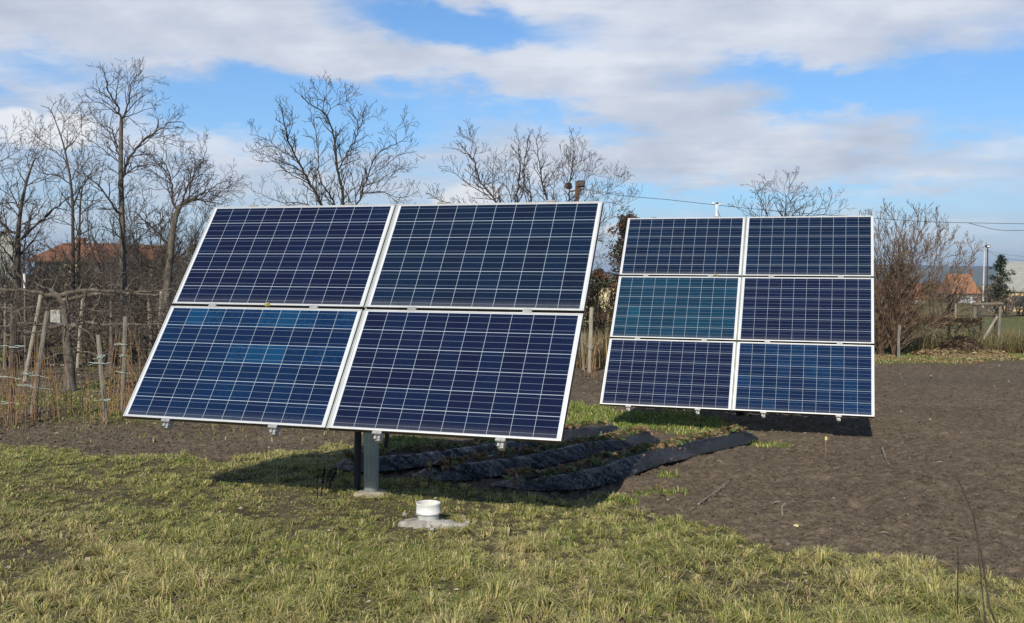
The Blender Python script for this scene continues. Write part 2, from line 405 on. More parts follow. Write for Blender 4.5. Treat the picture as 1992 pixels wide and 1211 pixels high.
#@@SECTION ground
# ------------------------------------------------------------------ ground
lawn_px = [(-900, 850), (0, 866), (90, 872), (180, 884), (300, 884), (400, 897), (500, 884), (590, 872), (690, 856), (720, 880), (745, 925), (880, 950), (1060, 966), (1200, 968),
           (1225, 988), (1330, 1012), (1440, 1040), (1560, 1066), (1720, 1084), (1850, 1104), (1992, 1132), (2500, 1225)]
LAWN = [tuple(gnd(*p)[:2]) for p in lawn_px] + [(6.5, -30), (-40, -30)]
weed_px = [(1150, 812, 80, 30), (1290, 812, 120, 14), (1330, 826, 90, 16), (1500, 868, 42, 8), (1190, 976, 50, 12), (1300, 924, 22, 7), (1290, 958, 60, 5),
           (790, 862, 90, 12), (690, 905, 50, 40), (900, 975, 170, 18), (1100, 985, 120, 14), (1395, 845, 60, 8)]
WEED = []
for (px, py, rx, ry) in weed_px:
    c_ = gnd(px, py); a_ = gnd(px+rx, py); b_ = gnd(px, py-ry)
    WEED.append((c_[0], c_[1], abs(a_[0]-c_[0]), abs(b_[1]-c_[1])))
def lawn_mask(x, y):
    n1 = (fbm(x*2.2, y*2.2, 3, 11)-.5)*.55; n2 = (fbm(x*2.2+50, y*2.2, 3, 12)-.5)*.55
    return inpoly(x+n1, y+n2, LAWN).astype(float)
def weed_mask(x, y):
    r = np.zeros(np.shape(x))
    nn = (fbm(x*3, y*3, 3, 21)-.5)*1.6
    for (cx, cy, rx, ry) in WEED:
        q = ((x-cx)/rx)**2+((y-cy)/ry)**2
        r = np.maximum(r, sstep(0, .5, 1-q+nn))
    far = sstep(24.6, 26.4, y-sstep(11, 14, x)*1.2+(fbm(x*.6, y*.6, 3, 22)-.5)*2.4)
    left = sstep(.50, .60, fbm(x*.55+3, y*.45, 4, 23))*sstep(12.5, 14.0, y)*sstep(-1.2, -2.5, x+y*.02)
    return np.clip(np.maximum(np.maximum(r, far*(.72+.28*vnoise(x*.4, y*.4, 5))), left), 0, 1)
def litter_mask(x, y):
    l = sstep(11.6, 13.0, y)*sstep(-1.5, -3., x)*sstep(.35, .6, fbm(x*1.3, y*1.3, 3, 31))
    r = sstep(27.4, 28.6, y)*sstep(4, 8, x)*(y < 34)*.9
    m_ = sstep(17, 20, y)*(np.abs(x/y-.09) < .07)*.9
    return np.maximum(np.maximum(l*.8, r), m_)
def tex(c, n):
    return np.asarray(c)[None, :]*n[:, None]

def clod(x, y, fade=1.):
    a = np.abs(fbm(x*6, y*6, 3, 41)-.5)*2; b = vnoise(x*21, y*21, 42); c = vnoise(x*38, y*38, 44)
    return (.022*(fbm(x*2.1, y*2.1, 2, 43)-.5)*2 + .022*a + .030*b**2.2 + .020*c**1.5)
def ground_h(x, y):
    lm = lawn_mask(x, y)
    h = terr(x, y)
    so_ = (1-lm)*sstep(40, 24, y)
    h = h + so_*(clod(x, y)-.02) + lm*.03*(fbm(x*1.5, y*1.5, 3, 47)-.5)
    return h
def build_ground():
    ys = np.concatenate([np.linspace(-30, 2.2, 14), np.exp(np.arange(math.log(2.5), math.log(5), .004)), np.exp(np.arange(math.log(5.01), math.log(20), .0019)), np.exp(np.arange(math.log(20.04), math.log(34), .004)), np.exp(np.arange(math.log(34.5), math.log(12000), .06))])
    td = np.arange(-.62, .6201, .0019)
    tw = .62*np.exp(np.arange(.05, 3.9, .13)); ts = np.concatenate([-tw[::-1], td, tw])
    Y, Tt = np.meshgrid(ys, ts, indexing='ij')
    X = np.clip(Tt*np.maximum(Y, 3.), -14000, 14000)
    x, y = X.ravel(), Y.ravel()
    z = ground_h(x, y)
    lm, wm, li = lawn_mask(x, y), weed_mask(x, y), litter_mask(x, y)
    n1 = fbm(x*1.1, y*1.1, 4, 51); n2 = vnoise(x*14, y*14, 52); n3 = vnoise(x*40, y*40, 53)
    soil = tex((.150, .116, .081), .72+.34*n1+.18*n2+.18*fbm(x*.45, y*.6, 3, 57))
    dirt = tex((.125, .100, .058), .6+.6*n2)                    # thatch under the lawn
    green = tex((.11, .125, .045), .7+.5*n2)+tex((.06, .045, .01), n1)
    litt = np.where((n3 > .55)[:, None], tex((.22, .165, .10), .6+.6*n2), tex((.09, .07, .05), .7+.5*n2))
    c = soil*(1-lm[:, None])+dirt*lm[:, None]
    c = c*(1-li[:, None]*.8)+litt*li[:, None]*.8
    wv = wm*np.where(y < 60, .45+.55*(n2 > .4), 1)*(1-lm)
    c = c*(1-wv[:, None])+green*wv[:, None]
    b = MB(); nr, nc = Y.shape
    i = np.arange(nr-1)[:, None]*nc; j = np.arange(nc-1)[None, :]
    F = np.stack([i+j, i+j+1, i+nc+j+1, i+nc+j], -1).reshape(-1, 4)
    b.add(np.stack([x, y, z], 1), F, c)
    o = b.build('ground', MT['soil'], smooth=True, use_col=True); tag(o, kind='structure')
build_ground()

def blades(name, x, y, h, w, lean, yaw, col, label, mt='blade', parent=None, z=None, tipc=1.15, kind='stuff'):
    """many curved tapering blades in one mesh"""
    n = len(x); z = ground_h(x, y)-.006 if z is None else z
    d = np.stack([np.cos(yaw), np.sin(yaw), np.zeros(n)], 1)
    face = yaw+rng.uniform(-.9, .9, n)+math.pi/2
    s_ = np.stack([np.cos(face), np.sin(face), np.zeros(n)], 1)
    p0 = np.stack([x, y, z], 1); up_ = np.array([0, 0, 1.])
    p1 = p0+d*(h*lean*.28)[:, None]+up_*(h*.55)[:, None]
    p2 = p0+d*(h*lean)[:, None]+up_*(h*np.clip(1-.45*lean, .12, 1))[:, None]
    hw = (w/2)[:, None]
    V = np.stack([p0-s_*hw, p0+s_*hw, p1+s_*hw*.8, p1-s_*hw*.8, p2], 1).reshape(-1, 3)
    i = np.arange(n)[:, None]*5
    c5 = np.stack([col*[.80, .72, .62], col*[.80, .72, .62], col, col, col*tipc], 1).reshape(-1, 3)  # blade roots coloured darker and browner, painting in the shade low in the turf
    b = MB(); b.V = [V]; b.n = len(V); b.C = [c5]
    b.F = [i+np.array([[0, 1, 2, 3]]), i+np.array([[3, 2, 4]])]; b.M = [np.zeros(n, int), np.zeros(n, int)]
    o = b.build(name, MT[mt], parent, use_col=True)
    return tag(o, label, None, None, kind)

STRAW = np.array((.62, .52, .27)); GRN = np.array((.17, .235, .045)); YG = np.array((.42, .40, .115)); DKG = np.array((.07, .13, .025)); DEAD = np.array((.30, .21, .13))
def pick(n, wts, cols):
    w_ = np.array(wts, float); w_ = w_/w_.sum(axis=0) if w_.ndim > 1 else w_/w_.sum()
    r = rng.random(n); out = np.zeros((n, 3)); acc = np.zeros(n)
    for k in range(len(cols)):
        ww = w_[k]; sel = (r >= acc) & (r < acc+ww); out[sel] = cols[k]; acc = acc+ww
    return out*rng.uniform(.75, 1.25, n)[:, None]
def build_lawn():
    # candidate points, density falling with distance; drawn out past the frame's sides
    xs, ys_ = [], []
    for (y0, y1, dens) in [(3.6, 5.2, 8200), (5.2, 6.4, 8200), (6.4, 7.8, 6500), (7.8, 9.6, 5000), (9.6, 11.5, 3200)]:
        xr = .5*y1*1.10+.8
        n = int((y1-y0)*2*xr*dens); xs.append(rng.uniform(-xr, xr, n)); ys_.append(rng.uniform(y0, y1, n))
    x, y = np.concatenate(xs), np.concatenate(ys_)
    # tufting: pull points toward tuft centres
    tx, ty = np.floor(x/.11), np.floor(y/.11)
    cx = (tx+_h(tx, ty, 3))*.11; cy = (ty+_h(tx, ty, 4))*.11; k = .70*_h(tx, ty, 5)
    dx, dy = x-cx, y-cy
    x = x-dx*k; y = y-dy*k
    keep = lawn_mask(x, y) > .5
    bare = fbm(x*1.2+9, y*1.2, 4, 61)
    # worn patches: left front, beside the post and round the pipe
    def spot(px, py, rx, ry, w):
        c_ = gnd(px, py); a_ = gnd(px+rx, py); b_ = gnd(px, py-ry)
        return w*np.exp(-(((x-c_[0])/(a_[0]-c_[0]))**2+((y-c_[1])/(b_[1]-c_[1]))**2))
    sp_ = spot(40, 1075, 110, 38, 1.0)+spot(545, 965, 70, 18, .9)+spot(835, 1018, 75, 22, .45)+spot(130, 960, 150, 20, .45)+spot(1490, 1150, 120, 22, .45)+spot(620, 995, 120, 25, .4)+spot(1300, 1120, 60, 20, .3)
    thin = np.clip(sstep(.56, .72, bare)*.5+sp_*.75, 0, .72)
    keep &= rng.random(len(x)) > thin
    x, y, dx, dy, tx, ty, sp_, bare = [q[keep] for q in (x, y, dx, dy, tx, ty, sp_, bare)]
    n = len(x)
    patch = fbm(x*.9, y*.9, 4, 63); tuft = _h(tx, ty, 7); p2 = fbm(x*3.1, y*3.1, 3, 64)
    backgreen = sstep(6.2, 7.6, y)
    hgt = (.024+.040*sstep(.35, .7, p2)+.062*tuft**3)*rng.uniform(.5, 1.25, n)*(1-.5*np.clip(sp_, 0, 1))*(1-.25*backgreen)
    rightness = sstep(-1.5, 2.5, x)
    ws = .52+.8*sstep(.42, .62, patch)+.25*rightness*(1-backgreen)+.4*np.clip(sp_, 0, 1)
    wy = .55+0*x; wg = .30+.50*sstep(.55, .4, patch)+.35*backgreen+.4*(tuft > .8); wd = .14+.2*backgreen
    wde = .20+2.4*np.clip(sp_, 0, 1)
    # colour mostly agrees within one tuft
    col = pick(n, [ws, wy, wg, wd, wde], [STRAW, YG, GRN, DKG, DEAD])
    tc = np.where((tuft > .62)[:, None], YG*.5+STRAW*.5, np.where((tuft < .3)[:, None], GRN, YG*.8))
    col = col*.72+tc*.28*rng.uniform(.8, 1.2, n)[:, None]
    yaw = np.arctan2(dy, dx)+rng.normal(0, .7, n)
    lean = np.abs(rng.normal(1.0, .45, n))+.45*(rng.random(n) < .4)+1.1*np.clip(sp_, 0, 1)
    w = rng.uniform(.0024, .0058, n)*(1+.10*np.clip(y-5, 0, 6))
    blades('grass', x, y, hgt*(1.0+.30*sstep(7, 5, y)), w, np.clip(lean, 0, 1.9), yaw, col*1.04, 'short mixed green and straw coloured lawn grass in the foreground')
build_lawn()
def lawn_bits():
    # scattered dead leaves and straw lying in the turf, dry straw and weeds bits on the soil
    n = 900; y = 4.2*(10/4.2)**rng.random(n); x = rng.uniform(-.6, .6, n)*y; k = lawn_mask(x, y) > .5; x, y = x[k], y[k]; z = ground_h(x, y)+rng.uniform(.012, .035, len(x))
    b = MB(); leaves_(b, x, y, z, (.02, .05), [np.array((.33, .25, .16)), np.array((.20, .13, .08)), np.array((.45, .38, .27))], .65)
    n = 700; y = 5.5*(24/5.5)**rng.random(n); x = rng.uniform(-.6, .6, n)*y; k = lawn_mask(x, y) < .5; x, y = x[k], y[k]; z = ground_h(x, y)+.012
    leaves_(b, x, y, z, (.03, .09), [np.array((.42, .36, .26)), np.array((.30, .23, .15)), np.array((.24, .20, .15))], .13)
    tag(b.build('dead_leaves', MT['leaf'], use_col=True), 'dead leaves and straw bits scattered over lawn and bare soil', None, None, 'stuff')
def leaves_(b, x, y, z, size, cols, asp):
    n = len(x); a = rng.uniform(0, 6.28, n); d = np.stack([np.cos(a), np.sin(a), rng.normal(0, .15, n)], 1); s_ = np.stack([-np.sin(a), np.cos(a), rng.normal(0, .3, n)], 1)
    P = np.stack([x, y, z], 1); sz = rng.uniform(*size, n)[:, None]; up_ = np.array([0, 0, 1.])
    V = np.stack([P-d*sz*.5, P+s_*sz*asp*.5+up_*sz*.1, P+d*sz*.5, P-s_*sz*asp*.5+up_*sz*.12], 1).reshape(-1, 3); i = np.arange(n)[:, None]*4
    b.add(V, np.concatenate([i+np.array([[0, 1, 2]]), i+np.array([[0, 2, 3]])]), np.repeat(pick(n, [1]*len(cols), cols), 4, axis=0))
lawn_bits()

def build_weeds():
    xs, ys_ = [], []
    for (cx, cy, rx, ry) in WEED:
        n = int(rx*ry*4*2600)+60; n = min(n, 26000)
        xs.append(rng.uniform(cx-rx*1.3, cx+rx*1.3, n)); ys_.append(rng.uniform(cy-ry*1.3, cy+ry*1.3, n))
    x, y = np.concatenate(xs), np.concatenate(ys_)
    k = (weed_mask(x, y) > rng.random(len(x))) & (lawn_mask(x, y) < .5); x, y = x[k], y[k]; n = len(x)
    col = pick(n, [.3, 1, .5, .2], [STRAW, np.array((.17, .27, .045)), YG*.8, DKG])
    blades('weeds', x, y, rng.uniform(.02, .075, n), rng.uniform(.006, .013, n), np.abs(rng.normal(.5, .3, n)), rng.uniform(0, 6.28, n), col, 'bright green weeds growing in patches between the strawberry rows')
    # rough grass of the orchard floor and the far edge of the field
    n = 90000
    x = rng.uniform(-13, -1.5, n); y = rng.uniform(11.5, 26, n)
    k = (weed_mask(x, y) > .3+.6*rng.random(n)) | (rng.random(n) < .10); x, y = x[k], y[k]; n = len(x)
    col = pick(n, [.5, .7, .7, .5, .7], [STRAW*.8, YG*.8, GRN, DKG, DEAD])
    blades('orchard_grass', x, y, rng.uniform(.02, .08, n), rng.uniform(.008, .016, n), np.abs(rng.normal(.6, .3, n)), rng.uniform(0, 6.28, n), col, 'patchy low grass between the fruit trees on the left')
    n = 26000
    x = rng.uniform(3, 19, n); y = rng.uniform(24.5, 30, n)
    k = weed_mask(x, y) > .3+.6*rng.random(n); x, y = x[k], y[k]; n = len(x)
    col = pick(n, [.5, .8, 1.], [STRAW*.9, YG*.8, np.array((.13, .21, .04))])
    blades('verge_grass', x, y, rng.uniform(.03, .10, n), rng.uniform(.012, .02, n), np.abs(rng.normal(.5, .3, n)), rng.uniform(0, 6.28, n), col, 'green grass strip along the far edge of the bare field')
build_weeds()

def crumbs():
    """loose soil lumps and pale stones on the bare field"""
    b = MB(); n = 42000
    ux, uy = rng.uniform(0, 1, n), rng.uniform(0, 1, n)
    Y = 5.6*(26/5.6)**ux; X = (uy*1.15-.58)*Y
    k = (lawn_mask(X, Y) < .5); X, Y = X[k], Y[k]
    Z = ground_h(X, Y)
    base = np.array([[1, 0, 0], [0, 1, 0], [-1, 0, 0], [0, -1, 0], [0, 0, .8], [0, 0, -.8], [.6, .6, .5], [-.6, .5, .5], [-.5, -.6, .5], [.6, -.5, .5]])
    tri = np.array([[0, 6, 9], [0, 1, 6], [1, 7, 6], [1, 2, 7], [2, 8, 7], [2, 3, 8], [3, 9, 8], [3, 0, 9], [6, 7, 4], [7, 8, 4], [8, 9, 4], [9, 6, 4], [0, 5, 1], [1, 5, 2], [2, 5, 3], [3, 5, 0]])
    m_ = len(X); r = (.004+.014*rng.random(m_)**2.5)*(.6+.055*Y)
    sc = r[:, None, None]*rng.uniform(.6, 1.3, (m_, 10, 3))
    V = base[None]*sc+np.stack([X, Y, Z+.003], 1)[:, None, :]
    pale = rng.random(m_) < .012
    c = np.where(pale[:, None], np.array([.42, .38, .31]), np.array([.145, .112, .082]))*rng.uniform(.7, 1.2, m_)[:, None]
    b.add(V.reshape(-1, 3), (tri[None]+np.arange(m_)[:, None, None]*10).reshape(-1, 3), np.repeat(c, 10, axis=0))
    o = b.build('soil_lumps', MT['soil'], use_col=True); tag(o, 'loose soil crumbs and small pale stones scattered over the bare field', None, None, 'stuff')
crumbs()
#@@SECTION trackers
# ------------------------------------------------------------------ solar trackers
CM = {}
navy = ((.003, .008, .026), (.003, .013, .040), (.004, .021, .060))
purp = ((.004, .006, .026), (.004, .010, .038), (.004, .017, .056))
blue = ((.003, .010, .038), (.003, .018, .060), (.004, .042, .105))
teal = ((.004, .024, .050), (.004, .036, .068), (.005, .055, .092))
deep = ((.004, .009, .025), (.004, .013, .036), (.005, .021, .056))
CM['near_tl'] = cell_mat('cells_violet_navy', *purp, 1)
CM['near_tr'] = cell_mat('cells_deep_blue', *deep, 2, dust=1.5)
CM['near_bl'] = cell_mat('cells_bright_blue', *blue, 3, hi=[(0, 10, 5, 6, .38), (4, 10, 3, 4, .42), (0, 4, 4, 5, .12)])
CM['near_br'] = cell_mat('cells_purple_navy', *purp, 4)
CM['far_tl'] = cell_mat('cells_navy', *navy, 5, dust=1.3)
CM['far_tr'] = cell_mat('cells_navy_dark', *navy, 6, dust=1.3)
CM['far_ml'] = cell_mat('cells_teal', *teal, 7, hi=[(7, 9, 5, 6, -.8), (9, 10, 0, 1, -.9), (1, 3, 1, 3, .3), (5, 8, 1, 3, .2)])
CM['far_mr'] = cell_mat('cells_dark_violet', *purp, 8)
CM['far_bl'] = cell_mat('cells_mixed_navy', *purp, 9, dust=1.4)
CM['far_br'] = cell_mat('cells_blue', *blue, 10, hi=[(0, 10, 0, 6, .08)])

def tracker(C, yaw, tilt, rows, gap, base_px, tints, label, far=False):
    C = np.asarray(C, float)
    u = np.array([math.cos(yaw), math.sin(yaw), 0]); nh = np.array([math.sin(yaw), -math.cos(yaw), 0])
    v = -nh*math.sin(tilt)+np.array([0, 0, 1])*math.cos(tilt); n = np.cross(u, v)      # n faces the sun
    AX = np.stack([u, v, n])
    PW, PH, TH, G = 1.66, .99, .040, .02
    W = 2*PW+G; H = rows*PH+(rows-1)*gap
    base = gnd(*base_px); root = empty('solar_tracker', base, label, 'solar panel array', 'solar trackers in the garden')
    P = lambda a, b, d: C+u*a+v*b+n*d           # a along, b up the slope, d out from the glass
    for r in range(rows):
        for c in range(2):
            a0 = -W/2+c*(PW+G); b0 = -H/2+(rows-1-r)*(PH+gap)
            cx, cy = a0+PW/2, b0+PH/2
            fr = MB(); lip = .012
            # frame: four bevelled bars, the long ones butted between the short ones, plus a back lip
            for sx in (-1, 1):
                fr.box(P(cx+sx*(PW/2-lip/2), cy, -TH/2), (lip, PH, TH), AX, bev=.0015)
                fr.box(P(cx+sx*(PW/2-lip-.014), cy, -TH+.001), (.028, PH-2*lip-.002, .002), AX)
            for sy in (-1, 1):
                fr.box(P(cx, cy+sy*(PH/2-lip/2), -TH/2), (PW-2*lip-.0006, lip, TH), AX, bev=.0015)
                fr.box(P(cx, cy+sy*(PH/2-lip-.014), -TH+.004), (PW-2*lip-.06, .028, .002), AX)
            key, lab = tints[r*2+c]
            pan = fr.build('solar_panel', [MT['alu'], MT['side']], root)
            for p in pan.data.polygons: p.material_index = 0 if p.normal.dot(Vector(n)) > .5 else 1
            if lab: pan['label'] = lab
            # glass with cells and backsheet, 3 mm below the frame's lip
            q = [(-1, -1), (1, -1), (1, 1), (-1, 1)]; iw, ih = PW/2-lip+.001, PH/2-lip+.001
            gb = MB(); gb.add([P(cx+i*iw, cy+j*ih, -.003) for i, j in q]+[P(cx+i*iw, cy+j*ih, -.009) for i, j in q],
                              [[0, 1, 2, 3], [7, 6, 5, 4], [0, 4, 5, 1], [1, 5, 6, 2], [2, 6, 7, 3], [3, 7, 4, 0]])
            gl = gb.build('cell_sheet', [CM[key], MT['back']], pan)
            me = gl.data; uvl = me.uv_layers.new(name='UVMap'); uvq = [(PW/2+i*iw, PH/2+j*ih) for i, j in q]
            for p in me.polygons:
                p.material_index = 0 if p.index == 0 else 1
                for li in p.loop_indices: uvl.data[li].uv = uvq[me.loops[li].vertex_index % 4]
            jb = MB(); jb.box(P(cx, cy+PH*.36, -.024), (.13, .10, .026), AX, bev=.004); jb.build('junction_box', MT['dark'], pan)
    # rails up the slope with end clamps; they show below the lower edge and between rows
    for c in range(2):
        for fa in (.225, .755):
            a = -W/2+c*(PW+G)+fa*PW
            rb = MB(); ext = .055
            rb.box(P(a, -ext/2, -TH-.022), (.040, H+ext, .040), AX, bev=.002)
            rb.box(P(a-.009, -H/2-ext+.001, -TH-.022), (.003, .0035, .03), AX)
            rail = rb.build('rail', MT['rail'], root)
            for e in (-1, 1):
                cb = MB()
                if e > 0:
                    cb.box(P(a, H/2+.008, -.004), (.075, .014, .018), AX, bev=.002); cb.build('end_clamp', MT['rail'], rail); continue
                cb.box(P(a, e*(H/2+.013), -.012), (.070, .022, .028), AX, bev=.002)
                cb.box(P(a-.014, e*(H/2+.040), -.030), (.018, .024, .022), AX, bev=.002)
                cb.box(P(a+.014, e*(H/2+.040), -.030), (.018, .024, .022), AX, bev=.002)
                cb.box(P(a+.018, e*(H/2+.058), -.032), (.012, .012, .018), AX)
                cb.lathe(P(a, e*(H/2+.014), .003), [(.0001, .006), (.007, .006), (.007, 0)], 8, axis=n)
                cb.build('end_clamp', MT['rail'], rail)
            for r in range(rows-1):
                b = H/2-PH*(r+1)-gap*r-gap/2
                cb = MB(); cb.box(P(a, b, .0022), (.066, gap+.010, .004), AX, bev=.001)
                cb.box(P(a, b, -.018), (.07, gap-.003, .034), AX)
                cb.build('mid_clamp', MT['rail'], rail)
    for r in range(rows):
        b0 = H/2-PH*(r+.5)-gap*r; cb = MB(); cb.box(P(0, b0, -.016), (G-.003, PH-.004, .010), AX, bev=.001); cb.build('cover_strip', MT['galv'], root)
    # torque beam and hinge behind, post, linear actuator
    tb = MB(); tb.box(P(0, -.02, -TH-.085), (W*.86, .08, .08), AX, bev=.006)
    for sx in (-.34, .34): tb.box(P(sx*W, -.02, -TH-.0435), (.12, .20, .003), AX)
    for sx in (-.12, .12): tb.box(P(sx, 0, -TH-.145), (.02, .28, .10), AX, bev=.003)
    tb.build('torque_beam', MT['galv'], root)
    if not far:
        fb = MB(); fb.lathe(base-[0, 0, .06], [(.15, 0), (.145, .05), (.115, .075), (.085, .085), (.0001, .09)], 22)
        for V_ in fb.V: V_[:, :2] += (fbm(V_[:, 0]*19, V_[:, 1]*19, 2, 5)[:, None]-.5)*.05
        fb.build('footing', MT['sandcon'], root, smooth=True)
    hub = P(0, 0, -TH-.20)
    top = np.array([base[0], base[1], hub[2]-.02])
    rp = .058 if not far else .06
    pb = MB(); pb.tube([base-[0, 0, .15], base+[0, 0, .3], top*.5+base*.5, top], [rp, rp, rp, rp], 28)
    post = pb.build('post', MT['galv'] if not far else MT['dark'], root, smooth=True)
    hb = MB(); hb.lathe(top-[0, 0, .02], [(rp+.03, 0), (rp+.03, .10), (rp, .16), (.02, .17)], 20)
    hb.tube([top+[0, 0, .06], hub+np.array([0, 0, .06])], .05, 10)
    hb.build('slew_head', MT['dark'], root)
    # tilt actuator at the back plus the dark stay left of the post
    ab = MB()
    s0 = base+np.array([-.13, .28, .02]); s1 = P(-.42, .30, -TH-.09)
    if not far:
        ab.tube([base+np.array([-.13, .14, -.05]), base+np.array([-.125, .16, .75]), base+np.array([-.12, .18, 1.15])], .028, 10)
        ab.tube([base+np.array([-.12, .18, .95]), P(-.2, -.35, -TH-.05)], .02, 8)
        ab.tube([base+np.array([.10, .10, .35]), base+np.array([.14, .12, .8])], .018, 8)
    else:
        ab.tube([base+np.array([.12, .1, .3]), P(.2, -.5, -TH-.05)], .025, 8)
    ab.build('actuator', MT['dark'], root)
    kb = MB()
    if not far:
        kb.tube([base+np.array([-.012, -.0605, .16]), base+np.array([-.010, -.0605, .5]), base+np.array([-.008, -.0605, 1.0])], .0022, 5)
        kb2 = MB()
        kb2.tube([base+np.array([-.10, .10, .95]), base+np.array([-.085, .08, .62]), base+np.array([-.055, .05, .45]), base+np.array([-.075, .08, .2]), base+np.array([-.05, .1, .02])], .004, 5)
        kb2.tube([base+np.array([-.02, .02, .60]), base+np.array([-.055, .01, .50]), base+np.array([-.06, .02, .44])], .006, 6)
        kb2.tube([base+np.array([-.40, .05, .95]), base+np.array([-.395, .04, .75]), base+np.array([-.40, .03, .60]), base+np.array([-.43, .05, .50])], .005, 5)
        kb2.build('cable', MT['wire'], root)
        kb.build('earth_wire', MT['rail'], root)
        pl = MB(); pl.lathe(base+np.array([-.062, .012, .405]), [(.0001, 0), (.011, 0), (.011, .035), (.006, .05)], 10); pl.build('cable_plug', MT['pvc'], root)
    # small yellow tag or dropping stuck on the row gap
    ya = -.075*W if not far else -.115*W
    yb = MB(); bb = H/2-PH-gap/2 if not far else H/2-PH-gap/2
    a_ = -W/2+PW*(.515 if not far else .80)
    yb.lathe(P(a_, bb+.012, .003), [(.016, 0), (.020, .006), (.012, .014), (.0001, .018)], 9, axis=n)
    yb.box(P(a_+.022, bb+.004, .006), (.018, .014, .010), AX, bev=.002)
    yb.build('mud_nest', mat('yellow_mud', g3((.16, .13, .03), (.28, .24, .06), (.38, .34, .12)), 60, .9), root)
    if far:
        m0 = P(-.12*W-.01, H/2+.001, -.01); mb = MB()
        mb.box(m0+[0, .02, .075], (.030, .030, .20), bev=.003)
        mb.box(m0+[.006, .02, .18], (.05, .02, .012))
        mast = mb.build('wind_sensor', MT['pvc'], root); mast['label'] = 'white anemometer mast with round cups'
        h0 = m0+np.array([.008, .02, .20]); hbm = MB(); hbm.tube([h0-[0, 0, .02], h0+[0, 0, .02]], .008, 8)
        for k, ang in enumerate((3.25, 5.3, 1.1)):
            d = np.array([math.cos(ang), math.sin(ang), 0]); e = h0+d*.052
            hbm.tube([h0, e], .003, 5)
            cb = MB(); t_ = np.array([-d[1], d[0], 0])
            cb.lathe(e, [(.021*math.sin(x_), .021*math.cos(x_)) for x_ in np.linspace(.05, math.pi/2, 6)]+[(.019*math.sin(x_), .019*math.cos(x_)) for x_ in np.linspace(math.pi/2, .05, 6)], 14, axis=t_)
            cb.build('cup', MT['pvc'], mast, smooth=True)
        hbm.build('rotor_hub', MT['dark'], mast)
        wb = MB(); wb.tube([m0+[.02, .03, .10], m0+[.06, .05, .02], m0+[.08, .06, -.02]], .004, 5); wb.build('sensor_cable', MT['wire'], mast)
    return root
tracker((-1.09874, 7.54031, 1.47807), -.30226, .62648, 2, .022, (722, 961),
        [('near_tl', None), ('near_tr', None), ('near_bl', 'panel with patches of brighter blue cells'), ('near_br', None)],
        'large tilted solar array of four blue panels in the foreground on a grey steel post')
tracker((2.99152, 13.37283, 1.35054), -.3084, .60045, 3, .025, (1440, 806),
        [('far_tl', None), ('far_tr', None), ('far_ml', 'teal tinted solar panel'), ('far_mr', None), ('far_bl', None), ('far_br', 'panel of brighter blue cells')],
        'farther solar array of six panels with a white wind sensor on its top edge', far=True)
#@@SECTION objects
# ------------------------------------------------------------------ leaves
def leaves(b, P, size, cols, up_bias=0., aspect=.6, fold=.25, dirs=None):
    """small folded leaves: P (n,3) centres, size (n,), cols (n,3)"""
    n = len(P); P = np.asarray(P, float)
    d = rng.normal(0, 1, (n, 3)) if dirs is None else dirs+rng.normal(0, .35, (n, 3))
    d /= np.linalg.norm(d, axis=1)[:, None]
    nr = rng.normal(0, 1, (n, 3)); nr[:, 2] += up_bias
    s_ = np.cross(d, nr); s_ /= (np.linalg.norm(s_, axis=1)[:, None]+1e-9)
    nn = np.cross(s_, d); sz = np.asarray(size)[:, None]
    a = P-d*sz*.5; c = P+d*sz*.5; l = P-s_*sz*aspect*.5+nn*sz*fold*.4; r = P+s_*sz*aspect*.5+nn*sz*fold*.4
    V = np.stack([a, r, c, l], 1).reshape(-1, 3)
    i = np.arange(n)[:, None]*4
    b.add(V, np.concatenate([i+np.array([[0, 1, 2]]), i+np.array([[0, 2, 3]])]), np.repeat(np.asarray(cols, float)*np.ones((n, 3)), 4, axis=0))

